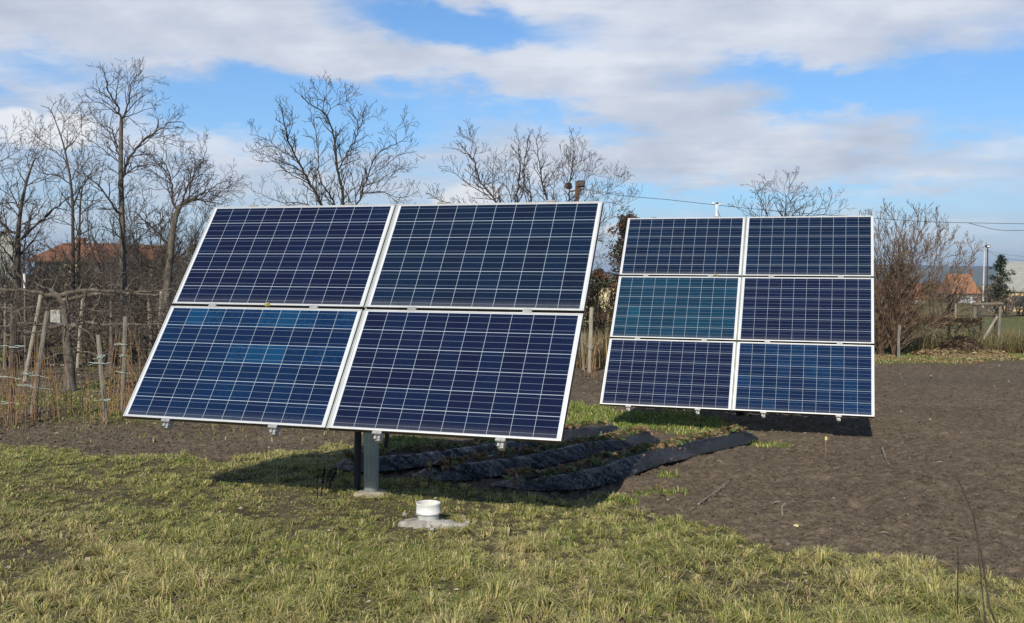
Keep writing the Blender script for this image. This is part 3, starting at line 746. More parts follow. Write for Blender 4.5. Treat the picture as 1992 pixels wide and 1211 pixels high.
# ------------------------------------------------------------------ strawberry beds under black film
def bed(pts_px, w, hgt, label, seed):
    F_ = [gnd(*p) for p in pts_px]                     # front foot of the ridge
    P = np.array(F_); d = P[-1]-P[0]; d[2] = 0; d /= np.linalg.norm(d); side = np.array([-d[1], d[0], 0])
    # resample centreline
    seg = np.concatenate([[0], np.cumsum(np.linalg.norm(np.diff(P, axis=0), axis=1))]); L = seg[-1]
    nl = int(L/.011); t = np.linspace(0, L, nl)
    Q = np.stack([np.interp(t, seg, P[:, k]) for k in range(3)], 1)+side*w*.5
    k_ = np.ones(25)/25
    for k in range(2): Q[12:-12, k] = np.convolve(Q[:, k], k_, 'valid')
    na = 64; a = np.linspace(-math.pi/2, math.pi/2, na)
    root = empty('strawberry_bed', (Q[nl//2][0], Q[nl//2][1], float(terr(Q[nl//2][0], Q[nl//2][1]))), label, 'plant bed', 'strawberry rows under black film')
    X = np.zeros((nl, na, 3))
    endf = np.sqrt(np.clip(np.minimum(t, L-t)/.22, 0.02, 1))
    T2, A2 = np.meshgrid(t, a, indexing='ij')
    ww = w*.5*(1+.22*(fbm(T2*1.3+seed, A2*0+seed, 3, seed)-.5)*2)*(.55+.45*endf)[:, None]
    sx = np.sin(A2); prof = 1-sstep(.0, 1.0, (np.abs(sx)-.38)/.62)*.45-.55*np.clip((np.abs(sx)-.38)/.62, 0, 1); prof = np.clip(prof, 0, 1)
    # wrinkles run down the sides, slanting along the row
    slant = T2+.10*np.sin(T2*2.3+seed)+A2*.05
    wr = 1-np.abs(vnoise(slant*10+.8*vnoise(T2*3, A2, 1), A2*.55+seed, seed+3)-.5)*2; wr2 = 1-np.abs(vnoise(slant*26+A2*.7, A2*.9+seed, seed+5)-.5)*2
    fold = (.028*(wr**4-.3)+.026*(wr2**3-.3))*(prof < .99)
    rr = 1+fold/w*1.6
    hh = hgt*(1+.25*(fbm(T2*.9+seed*3, A2*0, 2, seed+8)-.5)*2)*endf[:, None]
    X = Q[:, None, :]+side*(sx*ww*rr)[..., None]
    zg = terr(X[..., 0], X[..., 1])
    crs = (wr**6*.6+wr2**5*.7+(1-np.abs(vnoise(slant*44-A2*1.1, A2*1.3+seed, seed+6)-.5)*2)**4*.45)*(np.abs(sx) > .36)
    X += side*(np.sign(sx)*crs*.015)[..., None]
    X[..., 2] = zg+.012+crs*.008+hh*prof*(1+fold*1.5)+np.where(prof < .3, .012*wr2, 0)
    b = MB(); i = np.arange(nl-1)[:, None]*na; j = np.arange(na-1)[None, :]
    b.add(X.reshape(-1, 3), np.stack([i+j, i+na+j, i+na+j+1, i+j+1], -1).reshape(-1, 4))
    o = b.build('plastic_film', MT['film'], root, smooth=True)
    # plants growing through the top: low brown-green crowns
    lb = MB(); np_ = int(L/.10); 
    for k in range(np_):
        tt = (k+rng.uniform(.2, .8))/np_*L; q = np.array([np.interp(tt, t, Q[:, m]) for m in range(3)])
        ed = min(tt, L-tt)
        if ed < .12: continue
        vig = rng.uniform(.5, 1.0)
        q = q+side*(.03+rng.normal(0, .035)); hz_ = float(terr(q[0], q[1]))+hgt*1.02
        n = int(52*vig+8)
        r = np.abs(rng.normal(0, .062*vig+.02, n)); an = rng.uniform(0, 6.28, n)
        pp = np.stack([q[0]+r*np.cos(an), q[1]+r*np.sin(an), hz_+rng.uniform(.0, .062*vig, n)-r*.22], 1)
        dirs = np.stack([np.cos(an), np.sin(an), rng.uniform(-.2, .5, n)], 1)
        brown = rng.random(n) < rng.uniform(.25, .75)
        c = np.where(brown[:, None], np.array([.26, .14, .075])*rng.uniform(.5, 1.35, n)[:, None], np.array([.085, .135, .04])*rng.uniform(.6, 1.6, n)[:, None])
        c = np.where((rng.random(n) < .2)[:, None], np.array([.30, .22, .12]), c)
        leaves(lb, pp, rng.uniform(.032, .066, n), c, 1.5, .85, .3, dirs)
    # soil spilled on the crown of the ridge
    pl = lb.build('strawberry_plants', MT['leaf'], root, use_col=True); tag(pl, kind='stuff')
    sb = MB(); ns = int(L/.05); tj = np.linspace(.1, L-.1, ns); row = []
    for tt in tj:
        q = np.array([np.interp(tt, t, Q[:, m]) for m in range(3)]); hw_ = .045+.045*float(vnoise(tt*5, seed, 9))
        for s_ in (-1, -.4, .3, 1):
            p = q+side*(s_*hw_+.01); p[2] = float(terr(p[0], p[1]))+hgt*(1.0-.10*s_*s_)+.024-.02*abs(s_)+.012*float(vnoise(tt*20, s_*7, 4)); row.append(p)
    i = np.arange(ns-1)[:, None]*4; j = np.arange(3)[None, :]
    sb.add(np.array(row), np.stack([i+j, i+4+j, i+4+j+1, i+j+1], -1).reshape(-1, 4), np.array([.10, .085, .062]))
    sb.build('soil_strip', MT['soil'], root, smooth=True, use_col=True)
bed([(708, 926), (770, 920), (850, 908), (965, 892), (1060, 872), (1150, 857), (1232, 846)], .52, .115, 'rearmost strawberry row under crumpled black film, starting behind the steel post', 1)
bed([(878, 944), (960, 932), (1040, 918), (1130, 898), (1210, 880), (1292, 857)], .52, .115, 'middle strawberry row under black film, its near end a folded tip in the shade', 2)
bed([(1040, 962), (1130, 958), (1205, 940), (1255, 918), (1330, 898), (1400, 878), (1484, 855)], .52, .115, 'front strawberry row under black film, running out beside the bare soil', 3)

# ------------------------------------------------------------------ white pipe stub in its concrete collar
def pipe():
    c = gnd(833, 1019)+[0, 0, .004]; root = empty('drain_pipe', c, 'white plastic pipe stub standing in a rough concrete pad in the lawn', 'pipe')
    b = MB(); b.lathe(c, [(.074, -.08), (.074, .075), (.0765, .078), (.0765, .082)], 40); b.build('pipe', MT['pvcdirty'], root, smooth=True)
    b = MB(); b.lathe(c, [(.0770, .070), (.0845, .073), (.0855, .080), (.0845, .087), (.0825, .089), (.0825, .134), (.0840, .138), (.0850, .143), (.0840, .147), (.0780, .147), (.0770, .142), (.0765, .075)], 40)
    b.build('socket', MT['pvc'], root, smooth=True)
    b = MB(); b.lathe(c, [(.0764, .0790), (.0001, .0792)], 24); b.build('pipe_interior', MT['concrete'], root)
    # pad: irregular slab
    b = MB(); na = 56; rings = []
    for kr, rr in enumerate([0, .35, .6, .8, .93, 1.0]):
        for k in range(na):
            a = 2*math.pi*k/na
            R = .128*(1+.26*math.cos(2*a+.35)+.14*math.cos(3*a+1.0))*(1+.75*(float(fbm(math.cos(a)*2.4+5, math.sin(a)*2.4, 4, 71, .8))-.5)*2)
            x, y = c[0]+.0+R*rr*math.cos(a)*1.28, c[1]-.02+R*rr*math.sin(a)*.95
            z = c[2]+.016*(1-rr**2.5)+.022*float(fbm(x*26, y*26, 3, 72))-(.045 if rr == 1 else 0)+.010
            rings.append((x, y, z))
    F = [(r*na+k, r*na+(k+1) % na, (r+1)*na+(k+1) % na, (r+1)*na+k) for r in range(5) for k in range(na)]
    b.add(rings, F); b.build('concrete_pad', MT['concrete'], root, smooth=True)
    b = MB(); n = 22; a = rng.uniform(0, 6.28, n); rr = rng.uniform(.09, .27, n); X_ = c[0]+rr*np.cos(a)*1.15; Y_ = c[1]+rr*np.sin(a)*.9
    for x, y, s_ in zip(X_, Y_, rng.uniform(.006, .022, n)): b.box((x, y, c[2]+.012+s_*.2), (s_*1.6, s_*1.2, s_), np.array(Matrix.Rotation(rng.uniform(0, 3), 3, (rng.random(), rng.random(), 1))), bev=s_*.2)
    tag(b.build('rubble', MT['concrete'], root), kind='stuff')
pipe()

# ------------------------------------------------------------------ sticks, stalks, markers on the ground
def stick(name, pts, r, m, label, cat, group=None, taper=.5):
    b = MB(); pts = np.array(pts); n = len(pts)
    b.tube(pts, np.linspace(r, r*taper, n), 7); o = b.build(name, m); return tag(o, label, cat, group)
def onground(px, py, dz=.01):
    p = gnd(px, py); p[2] = float(ground_h(np.array([p[0]]), np.array([p[1]]))[0])+dz; return p
stick('stick', [onground(1359, 987, .012), onground(1375, 975, .022), onground(1395, 961, .03), onground(1418, 945, .045)], .007, MT['barklight'], 'long pale stick lying slanted on the bare soil right of the strawberry rows', 'stick')
stick('stick', [onground(1314, 990), onground(1338, 994), onground(1352, 989), onground(1362, 983)], .004, MT['barklight'], 'thin bent twig lying at the lower end of the long pale stick', 'twig')
stick('stick', [onground(1716, 879, .03), onground(1722, 890, .02), onground(1729, 903, .012)], .012, MT['barklight'], 'short pale broken stick on the soil right of the farther array', 'stick')
p = gnd(1522, 998); 
stick('root_piece', [p+[0, 0, -.01], p+[-.004, 0, .04], p+[.0, 0, .055], p+[.022, -.005, .075], p+[.028, 0, .07]], .008, MT['barklight'], 'small crooked pale root piece sticking up from the bare soil', 'root')
p = gnd(1606, 889)
stick('plant_marker', [p+[0, 0, -.02], p+[.003, 0, .08], p+[-.003, 0, .15], p+[.002, 0, .20]], .006, MT['cane'], 'thin stake with a pale yellow tip standing in the soil below the farther array', 'stake')
m_ = bpy.context.scene.collection.objects['plant_marker']; b = MB(); b.lathe(p+[.002, 0, .175], [(.0001, 0), (.013, .002), (.014, .035), (.0001, .04)], 8); b.build('tip', mat('yellow_tip', g3((.5, .42, .14), (.62, .54, .22), (.7, .62, .3)), 20, .7), m_)
for (px, py, s_, col, lab) in [(1549, 1021, .02, (.62, .56, .26), 'small yellowish clod lying on the bare soil near the lawn edge'), (1300, 971, .013, (.55, .50, .42), 'small pale stone on the soil beside the twig')]:
    c = onground(px, py, .006); b = MB(); b.lathe(c, [(.0001, -s_*.5), (s_*.8, -s_*.3), (s_, .1*s_), (s_*.7, .5*s_), (.0001, .62*s_)], 9)
    for V in b.V: V += rng.normal(0, s_*.12, V.shape)
    o = b.build('clod', mat('pale_stone', g3(tuple(q*.7 for q in col), col, tuple(q*1.1 for q in col)), 60, .9), smooth=True); tag(o, lab, 'stone')

def stalk(pts_px, base_px, r, m, label, kids=()):
    """upright dry stem rooted where base_px meets the ground; pts_px lie above it"""
    B = gnd(*base_px); Y = B[1]
    P = [B-[0, 0, .03]]+[at(px, py, Y+dy) for px, py, dy in pts_px]
    root = MB(); root.tube(np.array(P), np.linspace(r, r*.45, len(P)), 7)
    o = root.build('dry_stalk', m); tag(o, label, 'dry stalk')
    for kp, kr in kids:
        K = MB(); K.tube(np.array([at(px, py, Y+dy) for px, py, dy in kp]), np.linspace(kr, kr*.4, len(kp)), 5); K.build('side_shoot', m, o)
    return o
stalk([(1925, 1180, 0), (1912, 1090, .0), (1893, 1000, .01), (1872, 950, .02), (1860, 925, .02), (1857, 905, .02)], (1956, 1245), .0055, MT['barkdark'], 'tall thin reddish stem rising at the lower right, tallest of the three',
      kids=[([(1918, 1222, 0), (1908, 1120, .0), (1902, 1060, .0), (1896, 1005, 0), (1893, 975, .01)], .004)])
stalk([(1863, 1130, 0), (1864, 1090, 0), (1862, 1062, 0)], (1864, 1200), .0035, MT['dark'], 'short dark upright twig in the grass left of the tall reddish stem')
stalk([(1524, 1150, 0), (1522, 1180, 0)][::-1], (1524, 1215), .002, MT['cane'], 'hair-thin dry stem standing in the grass at the bottom edge')
def weedstalk(px, py, top, w, label):
    B = gnd(px, py); b = MB(); Hh = B[1]*(py-top)/FPX
    for k in range(3):
        o = rng.normal(0, .008, 2); tz = Hh*rng.uniform(.75, 1.0)
        b.tube([B+[o[0], o[1], -.02], B+[o[0]*2+w*.3, o[1]*2, tz*.5], B+[o[0]*2+w*rng.uniform(.6, 1.1), o[1]*3, tz]], np.array([.003, .0025, .0012]), 5, col=(.9, .9, .9))
        n = 26; t = rng.uniform(.45, 1.0, n)
        pp = np.stack([B[0]+o[0]*2+w*t, B[1]+o[1]*2+rng.normal(0, .006, n), B[2]+tz*t], 1)+rng.normal(0, .006, (n, 3))
        leaves(b, pp, rng.uniform(.012, .026, n), np.array([.32, .22, .13])*rng.uniform(.6, 1.3, n)[:, None], aspect=.4)
    o = b.build('dry_weed', mat('dry_weed', g3((.5, .42, .3), (.8, .7, .55), (1, .9, .75)), 30, .9, use_col=True)); tag(o, label, 'dry weed')
weedstalk(622, 968, 890, .02, 'upright dry brown weed stalk left of the grey post')
weedstalk(640, 950, 906, .06, 'leaning dry seed head just left of the post, behind the upright stalk')
for i_, (px, py, dx_, dy_) in enumerate([(652, 886, 34, 9), (640, 914, 52, -3)]):
    a_, b_ = onground(px, py, .02), onground(px+dx_, py+dy_, .03)
    stick('stick', [a_, (a_+b_)/2+[0, 0, .01], b_], .006, MT['barklight'], ['pale branch in the shade left of the post, the upper of the two', 'pale branch in the shade left of the post, the lower of the two'][i_], 'stick')

# fallen leaves and litter at the left orchard floor and under the hazel
def litter(xr, yr, n, cols, size, label, cond=None):
    x = rng.uniform(*xr, n); y = rng.uniform(*yr, n)
    k = fbm(x*.8, y*.8, 3, 81) > .47
    if cond is not None: k &= cond(x, y)
    x, y = x[k], y[k]; z = ground_h(x, y)+.012
    b = MB(); leaves(b, np.stack([x, y, z], 1), rng.uniform(*size, len(x)), pick(len(x), [1]*len(cols), cols), 3., .7, .5)
    o = b.build('leaf_litter', MT['leaf'], use_col=True); tag(o, label, None, None, 'stuff')
litter((-9.5, -2.4), (12.6, 18), 3000, [np.array((.30, .22, .14)), np.array((.16, .11, .07)), np.array((.24, .19, .13))], (.025, .06), 'fallen brown leaves on the orchard floor at left', lambda x, y: x/y < -.28)
litter((8.5, 12.4), (26.2, 30), 4500, [np.array((.34, .20, .10)), np.array((.26, .17, .10)), np.array((.40, .28, .16))], (.05, .11), 'fallen orange-brown leaves under the hazel bush')
#@@SECTION trees
# ------------------------------------------------------------------ trees
def rs(pts, n):
    pts = np.array(pts, float); k = len(pts)
    s_ = np.concatenate([[0], np.cumsum(np.linalg.norm(np.diff(pts, axis=0), axis=1))]); t = np.linspace(0, s_[-1], n)
    if k < 3: return np.stack([np.interp(t, s_, pts[:, i]) for i in range(pts.shape[1])], 1)
    # catmull-rom through the points
    out = []
    for tt in t:
        i = min(max(np.searchsorted(s_, tt)-1, 0), k-2); u = (tt-s_[i])/max(s_[i+1]-s_[i], 1e-9)
        p0 = pts[max(i-1, 0)]; p1 = pts[i]; p2 = pts[i+1]; p3 = pts[min(i+2, k-1)]
        out.append(.5*((2*p1)+(-p0+p2)*u+(2*p0-5*p1+4*p2-p3)*u*u+(-p0+3*p1-3*p2+p3)*u**3))
    return np.array(out)
def unit(v): return v/(np.linalg.norm(v)+1e-12)
class Twigs:
    def __init__(s, prm): s.b = MB(); s.p = prm; s.tips = []; s.count = 0
    def tube(s, P, R):
        r = R[0]; s.b.tube(P, R, 8 if r > .03 else 5 if r > .012 else 3, cap=False); s.count += 1
    def kids(s, P, R, lvl, f0=.2, n=None):
        p = s.p; L = np.linalg.norm(np.diff(P, axis=0), axis=1).sum()
        n = int(round(L*p['dens'][lvl]*random.uniform(.8, 1.2))) if n is None else n
        side = 1
        for k in range(n):
            t = f0+(1-f0)*(k+random.uniform(.1, .9))/n; i = min(int(t*(len(P)-1)), len(P)-2)
            u = t*(len(P)-1)-i; q = P[i]*(1-u)+P[i+1]*u; T = unit(P[i+1]-P[i]); r = R[i]*(1-u)+R[i+1]*u
            side = -side; an = math.radians(random.uniform(*p['ang']))
            w = np.random.normal(0, 1, 3); w -= T*(w@T); w = unit(w)
            if random.random() < p.get('flat', .5):
                w2 = np.cross(T, [0, 1, 0])*side; w = unit(w*.45+w2) if np.linalg.norm(w2) > .1 else w
            d = unit(T*math.cos(an)+w*math.sin(an)+np.array([0, 0, p.get('upw', .15)]))
            ln = p['len'][lvl]*random.uniform(.55, 1.2)*(1.15-.72*t)
            s.grow(q, d, ln, min(r*.72, p['rad'][lvl]), lvl+1)
    def grow(s, q, d, L, r, lvl):
        p = s.p; n = 6 if lvl <= 2 else 4; P = [q]; st = L/(n-1)
        for k in range(n-1):
            d = unit(d+np.random.normal(0, p['wob'], 3)+np.array([0, 0, p.get('up', .05)]))
            q = q+d*st; P.append(q)
        P = np.array(P); R = np.linspace(r, max(r*.35, p['rmin']), n); s.tube(P, R)
        if lvl < len(p['dens']): s.kids(P, R, lvl, .15)
        else: s.tips.append(P)
def traced(name, label, cat, base, Y, limbs, prm, bark, trunk=None, spread=.55, group=None, leaf=None, r0=.10, tt=.45):
    """limbs: [(list of picture points, start radius)], drawn at distance Y, each wandering in depth"""
    root = empty(name, base, label, cat, group)
    tw = Twigs(prm); K = []          # known samples: px, py, offset, radius
    tb = MB()
    for idx, (pts, r) in enumerate(limbs):
        pts = np.array(pts, float); ist = idx < (trunk or 0)
        off0 = 0.; 
        if K and not ist:
            A = np.array(K); dd = np.hypot(A[:, 0]-pts[0, 0], A[:, 1]-pts[0, 1]); j = dd.argmin()
            if dd[j] < 16: off0 = A[j, 2]; pts[0] = A[j, :2]; r = min(r, A[j, 3]*.9)
        m = max(5, int(np.hypot(*np.diff(pts, axis=0).T).sum()/8)+2); q = rs(pts, m)
        Lm = np.hypot(*np.diff(pts, axis=0).T).sum()*Y/FPX
        q[1:-1] += np.random.normal(0, 1.0, (m-2, 2)) if not ist else 0
        dep = 0 if ist else random.uniform(-1, 1)*spread*Lm
        t = np.linspace(0, 1, m); off = off0+dep*(t**1.2)
        P = np.array([at(a[0], a[1], Y+o_) for a, o_ in zip(q, off)])
        if ist: P[0] = [P[0][0], P[0][1], terr(P[0][0], P[0][1])-.1]
        R = np.linspace(r, r*(tt if ist else .22), m); R = np.maximum(R, prm['rmin'])
        if not ist and Y > 20: R = np.maximum(R*.72, prm['rmin'])
        if ist: R = R*(1+.5*np.exp(-t*14)); tb.tube(P, R, 12)
        else: tw.tube(P, R)
        for a, o_, rr in zip(q, off, R): K.append((a[0], a[1], o_, rr))
        tw.kids(P, R, 0, .06 if not ist else prm.get('bare', .45), None if not ist else prm.get('trunk_kids', 4))
    if tb.V: tb.build('trunk', bark, root, smooth=True)
    if leaf: leaf(tw)
    cr = tw.b.build('crown', MT['hazel'] if name == 'hazel_bush' else MT['twig'] if Y > 20 else bark, root)
    return root, tw
def wild(name, label, cat, x, y, H, prm, bark, r=.12, fork=.35, nl=5, group=None, lean=(0, 0), leaf=None, stems=1, base_spread=.1):
    """free-growing bare tree or bush"""
    z = float(terr(x, y)); root = empty(name, (x, y, z), label, cat, group)
    tw = Twigs(prm); tb = MB()
    for s_ in range(stems):
        a = random.uniform(0, 6.28); b0 = np.array([x+base_spread*math.cos(a)*random.random(), y+base_spread*math.sin(a)*random.random(), z-.08])
        if stems == 1:
            top = b0+np.array([lean[0], lean[1], H*fork]); P = rs([b0, (b0+top)/2+np.random.normal(0, .05, 3), top], 8); R = np.linspace(r*1.25, r*.8, 8)
            tb.tube(P, R, 10)
            for k in range(nl):
                a = 2*math.pi*k/nl+random.uniform(-.4, .4); an = random.uniform(.15, .85)
                d = np.array([math.cos(a)*math.sin(an), math.sin(a)*math.sin(an), math.cos(an)])
                tw.grow(top, d, H*(1-fork)*random.uniform(.65, .95), r*.55, 0) if False else limb(tw, top, d, H*(1-fork)*random.uniform(.75, 1.05), r*.55)
        else:
            an = abs(random.gauss(0, prm.get('fan', .35))); d = np.array([math.cos(a)*math.sin(an), math.sin(a)*math.sin(an), math.cos(an)])
            limb(tw, b0, d, H*random.uniform(.7, 1.05), r*random.uniform(.6, 1.1), bend=prm.get('bend', .0))
    if tb.V: tb.build('trunk', bark, root, smooth=True)
    if leaf: leaf(tw)
    tw.b.build('crown' if stems == 1 else 'stems', MT['twig'] if bark is MT['barkdark'] else bark, root, use_col=False)
    return root, tw
def limb(tw, q, d, L, r, bend=0.):
    n = 9; P = [q]; st = L/(n-1)
    for k in range(n-1):
        d = unit(d+np.random.normal(0, tw.p['wob']*.7, 3)+np.array([0, 0, tw.p.get('up', .05)-bend*k/n])); q = q+d*st; P.append(q)
    P = np.array(P); R = np.maximum(np.linspace(r, r*.2, n), tw.p['rmin']); tw.tube(P, R); tw.kids(P, R, 0, tw.p.get('bare', .25))

G1 = 'bare fruit and walnut trees behind the arrays'
# tall tree at the left
P1 = dict(dens=[4.2, 6.8, 10.], len=[.85, .42, .17], rad=[.018, .010, .007], rmin=.0050, ang=(26, 60), wob=.115, up=.05, upw=.12, flat=.6, trunk_kids=9, bare=.25)
limbs = [([(242, 690), (240, 560), (238, 450), (235, 330), (236, 235)], .115),
         ([(238, 351), (251, 308), (281, 270), (310, 252), (330, 238), (358, 238)], .06), ([(238, 344), (264, 324), (287, 320), (317, 324)], .035),
         ([(236, 240), (231, 212), (211, 176), (206, 152), (195, 126)], .045), ([(236, 235), (248, 205), (253, 179), (258, 156), (277, 138)], .04),
         ([(253, 182), (248, 153), (246, 123)], .018), ([(238, 228), (264, 220), (281, 214), (304, 210)], .03), ([(232, 224), (198, 202), (178, 196), (165, 179)], .03),
         ([(233, 320), (218, 252), (198, 245), (182, 225), (172, 207)], .04), ([(234, 318), (198, 288), (165, 265), (157, 248), (163, 225)], .032),
         ([(237, 427), (205, 377), (178, 347), (145, 331)], .05), ([(237, 394), (254, 370), (274, 357)], .02), ([(296, 254), (310, 235), (303, 218)], .02),
         ([(262, 175), (283, 150), (302, 148)], .015), ([(281, 270), (300, 268), (330, 262), (352, 262)], .03), ([(240, 500), (262, 470), (300, 440), (330, 425)], .035), ([(239, 470), (215, 445), (190, 440)], .03)]
traced('bare_tree', 'tallest bare tree at the left with a straight trunk and upright spreading limbs', 'tree', gnd(242, 690), 29, limbs, P1, MT['bark'], 1, group=G1)
# pair of slender stems
P2 = dict(P1, dens=[4.6, 7.2, 10.], len=[.85, .42, .18])
limbs = [([(143, 690), (142, 560), (142, 476), (140, 377), (127, 295), (109, 238), (96, 212), (79, 205)], .075),
         ([(132, 311), (89, 278), (66, 258), (49, 245)], .03), ([(127, 295), (152, 265), (159, 245)], .025), ([(139, 360), (110, 340), (80, 335), (60, 318)], .03), ([(140, 400), (165, 350), (190, 330)], .03),
         ([(118, 262), (125, 232), (108, 208)], .018), ([(100, 290), (74, 275), (60, 262)], .016), ([(138, 350), (160, 310), (165, 280)], .02)]
traced('bare_tree', 'slender bare tree with a curved main stem, left of the tallest tree', 'tree', gnd(143, 690), 27, limbs, P2, MT['barkdark'], 1, group=G1, tt=.1)
limbs = [([(156, 690), (153, 560), (154, 476), (158, 377), (172, 344), (188, 318)], .07), ([(158, 380), (150, 340), (155, 300)], .03), ([(157, 420), (185, 395), (205, 390)], .025), ([(156, 450), (125, 430), (100, 425)], .025)]
traced('bare_tree', 'thin dark bare tree standing close beside the curved slender tree, right of it', 'tree', gnd(156, 690), 26.5, limbs, P2, MT['barkdark'], 1, group=G1, tt=.1)
# leftmost trees
P3 = dict(P1, dens=[5.0, 7.4, 10.], len=[.85, .42, .18])
limbs = [([(38, 700), (34, 560), (34, 476), (40, 410), (50, 360), (66, 311)], .12), ([(43, 476), (92, 417), (125, 390), (150, 372)], .05), ([(34, 455), (20, 450), (0, 433), (-30, 425)], .05),
         ([(40, 410), (20, 370), (5, 340)], .03), ([(50, 360), (80, 345), (100, 350)], .025), ([(36, 440), (70, 420), (95, 380)], .03), ([(60, 330), (50, 300), (60, 290)], .02), ([(34, 500), (62, 470), (80, 440)], .04), ([(34, 520), (5, 480), (-20, 470)], .04)]
traced('bare_tree', 'ivy-darkened bare tree near the left edge with a thick forked trunk', 'tree', gnd(38, 700), 25, limbs, P3, MT['barkdark'], 1, group=G1, tt=.14)
limbs = [([(-75, 700), (-70, 520), (-60, 420), (-40, 370)], .12), ([(-45, 380), (0, 313), (30, 309), (55, 302), (66, 298)], .045), ([(-30, 350), (-5, 320), (5, 290), (22, 266)], .03), ([(-60, 420), (-20, 400), (20, 395), (50, 400)], .045), ([(-40, 370), (-50, 300), (-30, 250)], .05), ([(-68, 480), (-20, 460), (10, 455)], .04)]
traced('bare_tree', 'bare tree outside the left edge whose curved branches reach into view', 'tree', gnd(-75, 700), 24, limbs, P3, MT['barkdark'], 1, group=G1, tt=.14)
# mossy tree left of the near array
P4 = dict(P1, dens=[5.6, 8.4, 10.5], len=[.9, .44, .19])
limbs = [([(322, 690), (325, 560), (333, 476), (340, 427), (350, 400)], .15), ([(350, 400), (376, 387), (405, 392), (435, 396)], .06), ([(346, 412), (337, 390), (333, 354), (320, 318), (297, 311)], .05), ([(330, 490), (314, 460), (281, 427), (258, 410)], .06),
         ([(352, 398), (372, 350), (395, 310), (402, 285)], .04), ([(376, 387), (410, 365), (440, 352), (455, 338)], .035), ([(333, 354), (352, 325), (356, 295)], .025), ([(322, 320), (305, 300), (285, 305)], .015), ([(405, 392), (430, 372), (458, 378)], .025),
         ([(327, 520), (360, 490), (392, 478)], .05), ([(326, 540), (300, 520), (270, 515)], .05), ([(365, 392), (372, 350), (360, 318)], .03)]
traced('bare_tree', 'bare tree with a mossy leaning trunk beside the upper left corner of the near array', 'tree', gnd(322, 690), 28, limbs, P4, MT['bark'], 1, group=G1)
# walnut behind the near array
P5 = dict(dens=[5.8, 8.0, 10.0], len=[.72, .36, .15], rad=[.016, .010, .007], rmin=.0050, ang=(28, 58), wob=.12, up=.06, upw=.2, flat=.6, trunk_kids=3, bare=.6)
limbs = [([(655, 690), (655, 560), (652, 480)], .17),
         ([(652, 480), (623, 394), (598, 348), (579, 311), (559, 267), (549, 209)], .07), ([(579, 311), (549, 293), (519, 272), (485, 261)], .035),
         ([(654, 485), (668, 394), (658, 337), (651, 279), (642, 239), (633, 221), (600, 200), (586, 186)], .08), ([(635, 225), (642, 207), (626, 186), (614, 165)], .03), ([(642, 207), (656, 191), (657, 172)], .016),
         ([(658, 330), (683, 283), (695, 256), (695, 232), (672, 207), (679, 188)], .04), ([(695, 256), (711, 232), (739, 225)], .025),
         ([(655, 480), (697, 390), (716, 343), (734, 299), (767, 281), (794, 265)], .07), ([(716, 343), (755, 318), (781, 299), (811, 294)], .035), ([(704, 366), (739, 350), (774, 330), (799, 330)], .03),
         ([(767, 279), (774, 251), (786, 228)], .016), ([(652, 470), (648, 394), (621, 343), (619, 290), (607, 232), (603, 209)], .045), ([(690, 395), (690, 371), (681, 325), (683, 290)], .035),
         ([(640, 440), (600, 398), (542, 392), (496, 371)], .03), ([(605, 358), (561, 334), (531, 334)], .025), ([(590, 333), (560, 318), (525, 305), (498, 294)], .022), ([(700, 380), (740, 372), (780, 385), (815, 370)], .025), ([(559, 267), (570, 240), (568, 215)], .018)]
traced('bare_tree', 'wide rounded bare walnut tree rising behind the left half of the near array', 'tree', gnd(655, 690), 28, limbs, P5, MT['bark'], 1, group=G1)
# two trees behind the right half
limbs = [([(1000, 690), (1000, 560), (1000, 470)], .14), ([(1000, 475), (963, 391), (933, 350), (923, 313), (900, 296), (880, 288)], .06), ([(923, 313), (928, 288), (915, 270), (900, 268)], .025), ([(963, 391), (908, 355), (880, 330), (868, 323)], .035),
         ([(1000, 475), (1006, 391), (1011, 330), (1010, 300), (1008, 270)], .05), ([(1000, 480), (1033, 388), (1021, 360), (1020, 310), (1031, 285), (1028, 262)], .05), ([(980, 440), (890, 400), (858, 391), (848, 378), (839, 366)], .03), ([(958, 385), (958, 330), (970, 300)], .03), ([(1008, 420), (985, 350), (983, 310)], .03), ([(940, 360), (975, 345), (990, 330)], .02)]
traced('bare_tree', 'bare tree behind the right half of the near array, left limb over a cloud', 'tree', gnd(1000, 690), 29, limbs, dict(P5, dens=[6.0, 8.2, 9.5]), MT['bark'], 1, group=G1)
limbs = [([(1105, 690), (1105, 560), (1100, 470)], .14), ([(1100, 475), (1058, 370), (1051, 330), (1043, 268)], .055), ([(1058, 370), (1076, 340), (1096, 305)], .03), ([(1100, 475), (1109, 355), (1116, 305), (1115, 268)], .05), ([(1110, 350), (1126, 318), (1139, 283)], .025),
         ([(1100, 460), (1121, 381), (1146, 343), (1171, 338)], .04), ([(1110, 440), (1146, 381), (1184, 376), (1196, 340)], .035), ([(1130, 410), (1184, 393), (1222, 393), (1244, 383)], .022), ([(1102, 450), (1078, 400), (1080, 350), (1090, 318)], .03),
         ([(1105, 480), (1160, 440), (1185, 420), (1205, 425)], .03), ([(1108, 500), (1150, 470), (1175, 455), (1190, 462)], .025), ([(1196, 372), (1215, 350), (1210, 335)], .012), ([(1130, 365), (1150, 330), (1152, 315)], .018), ([(1150, 480), (1172, 500), (1180, 520)], .015)]
traced('bare_tree', 'bare tree behind the near array\'s upper right corner, branches hanging into the gap', 'tree', gnd(1105, 690), 30, limbs, dict(P5, dens=[6.0, 8.2, 9.5]), MT['bark'], 1, group=G1)
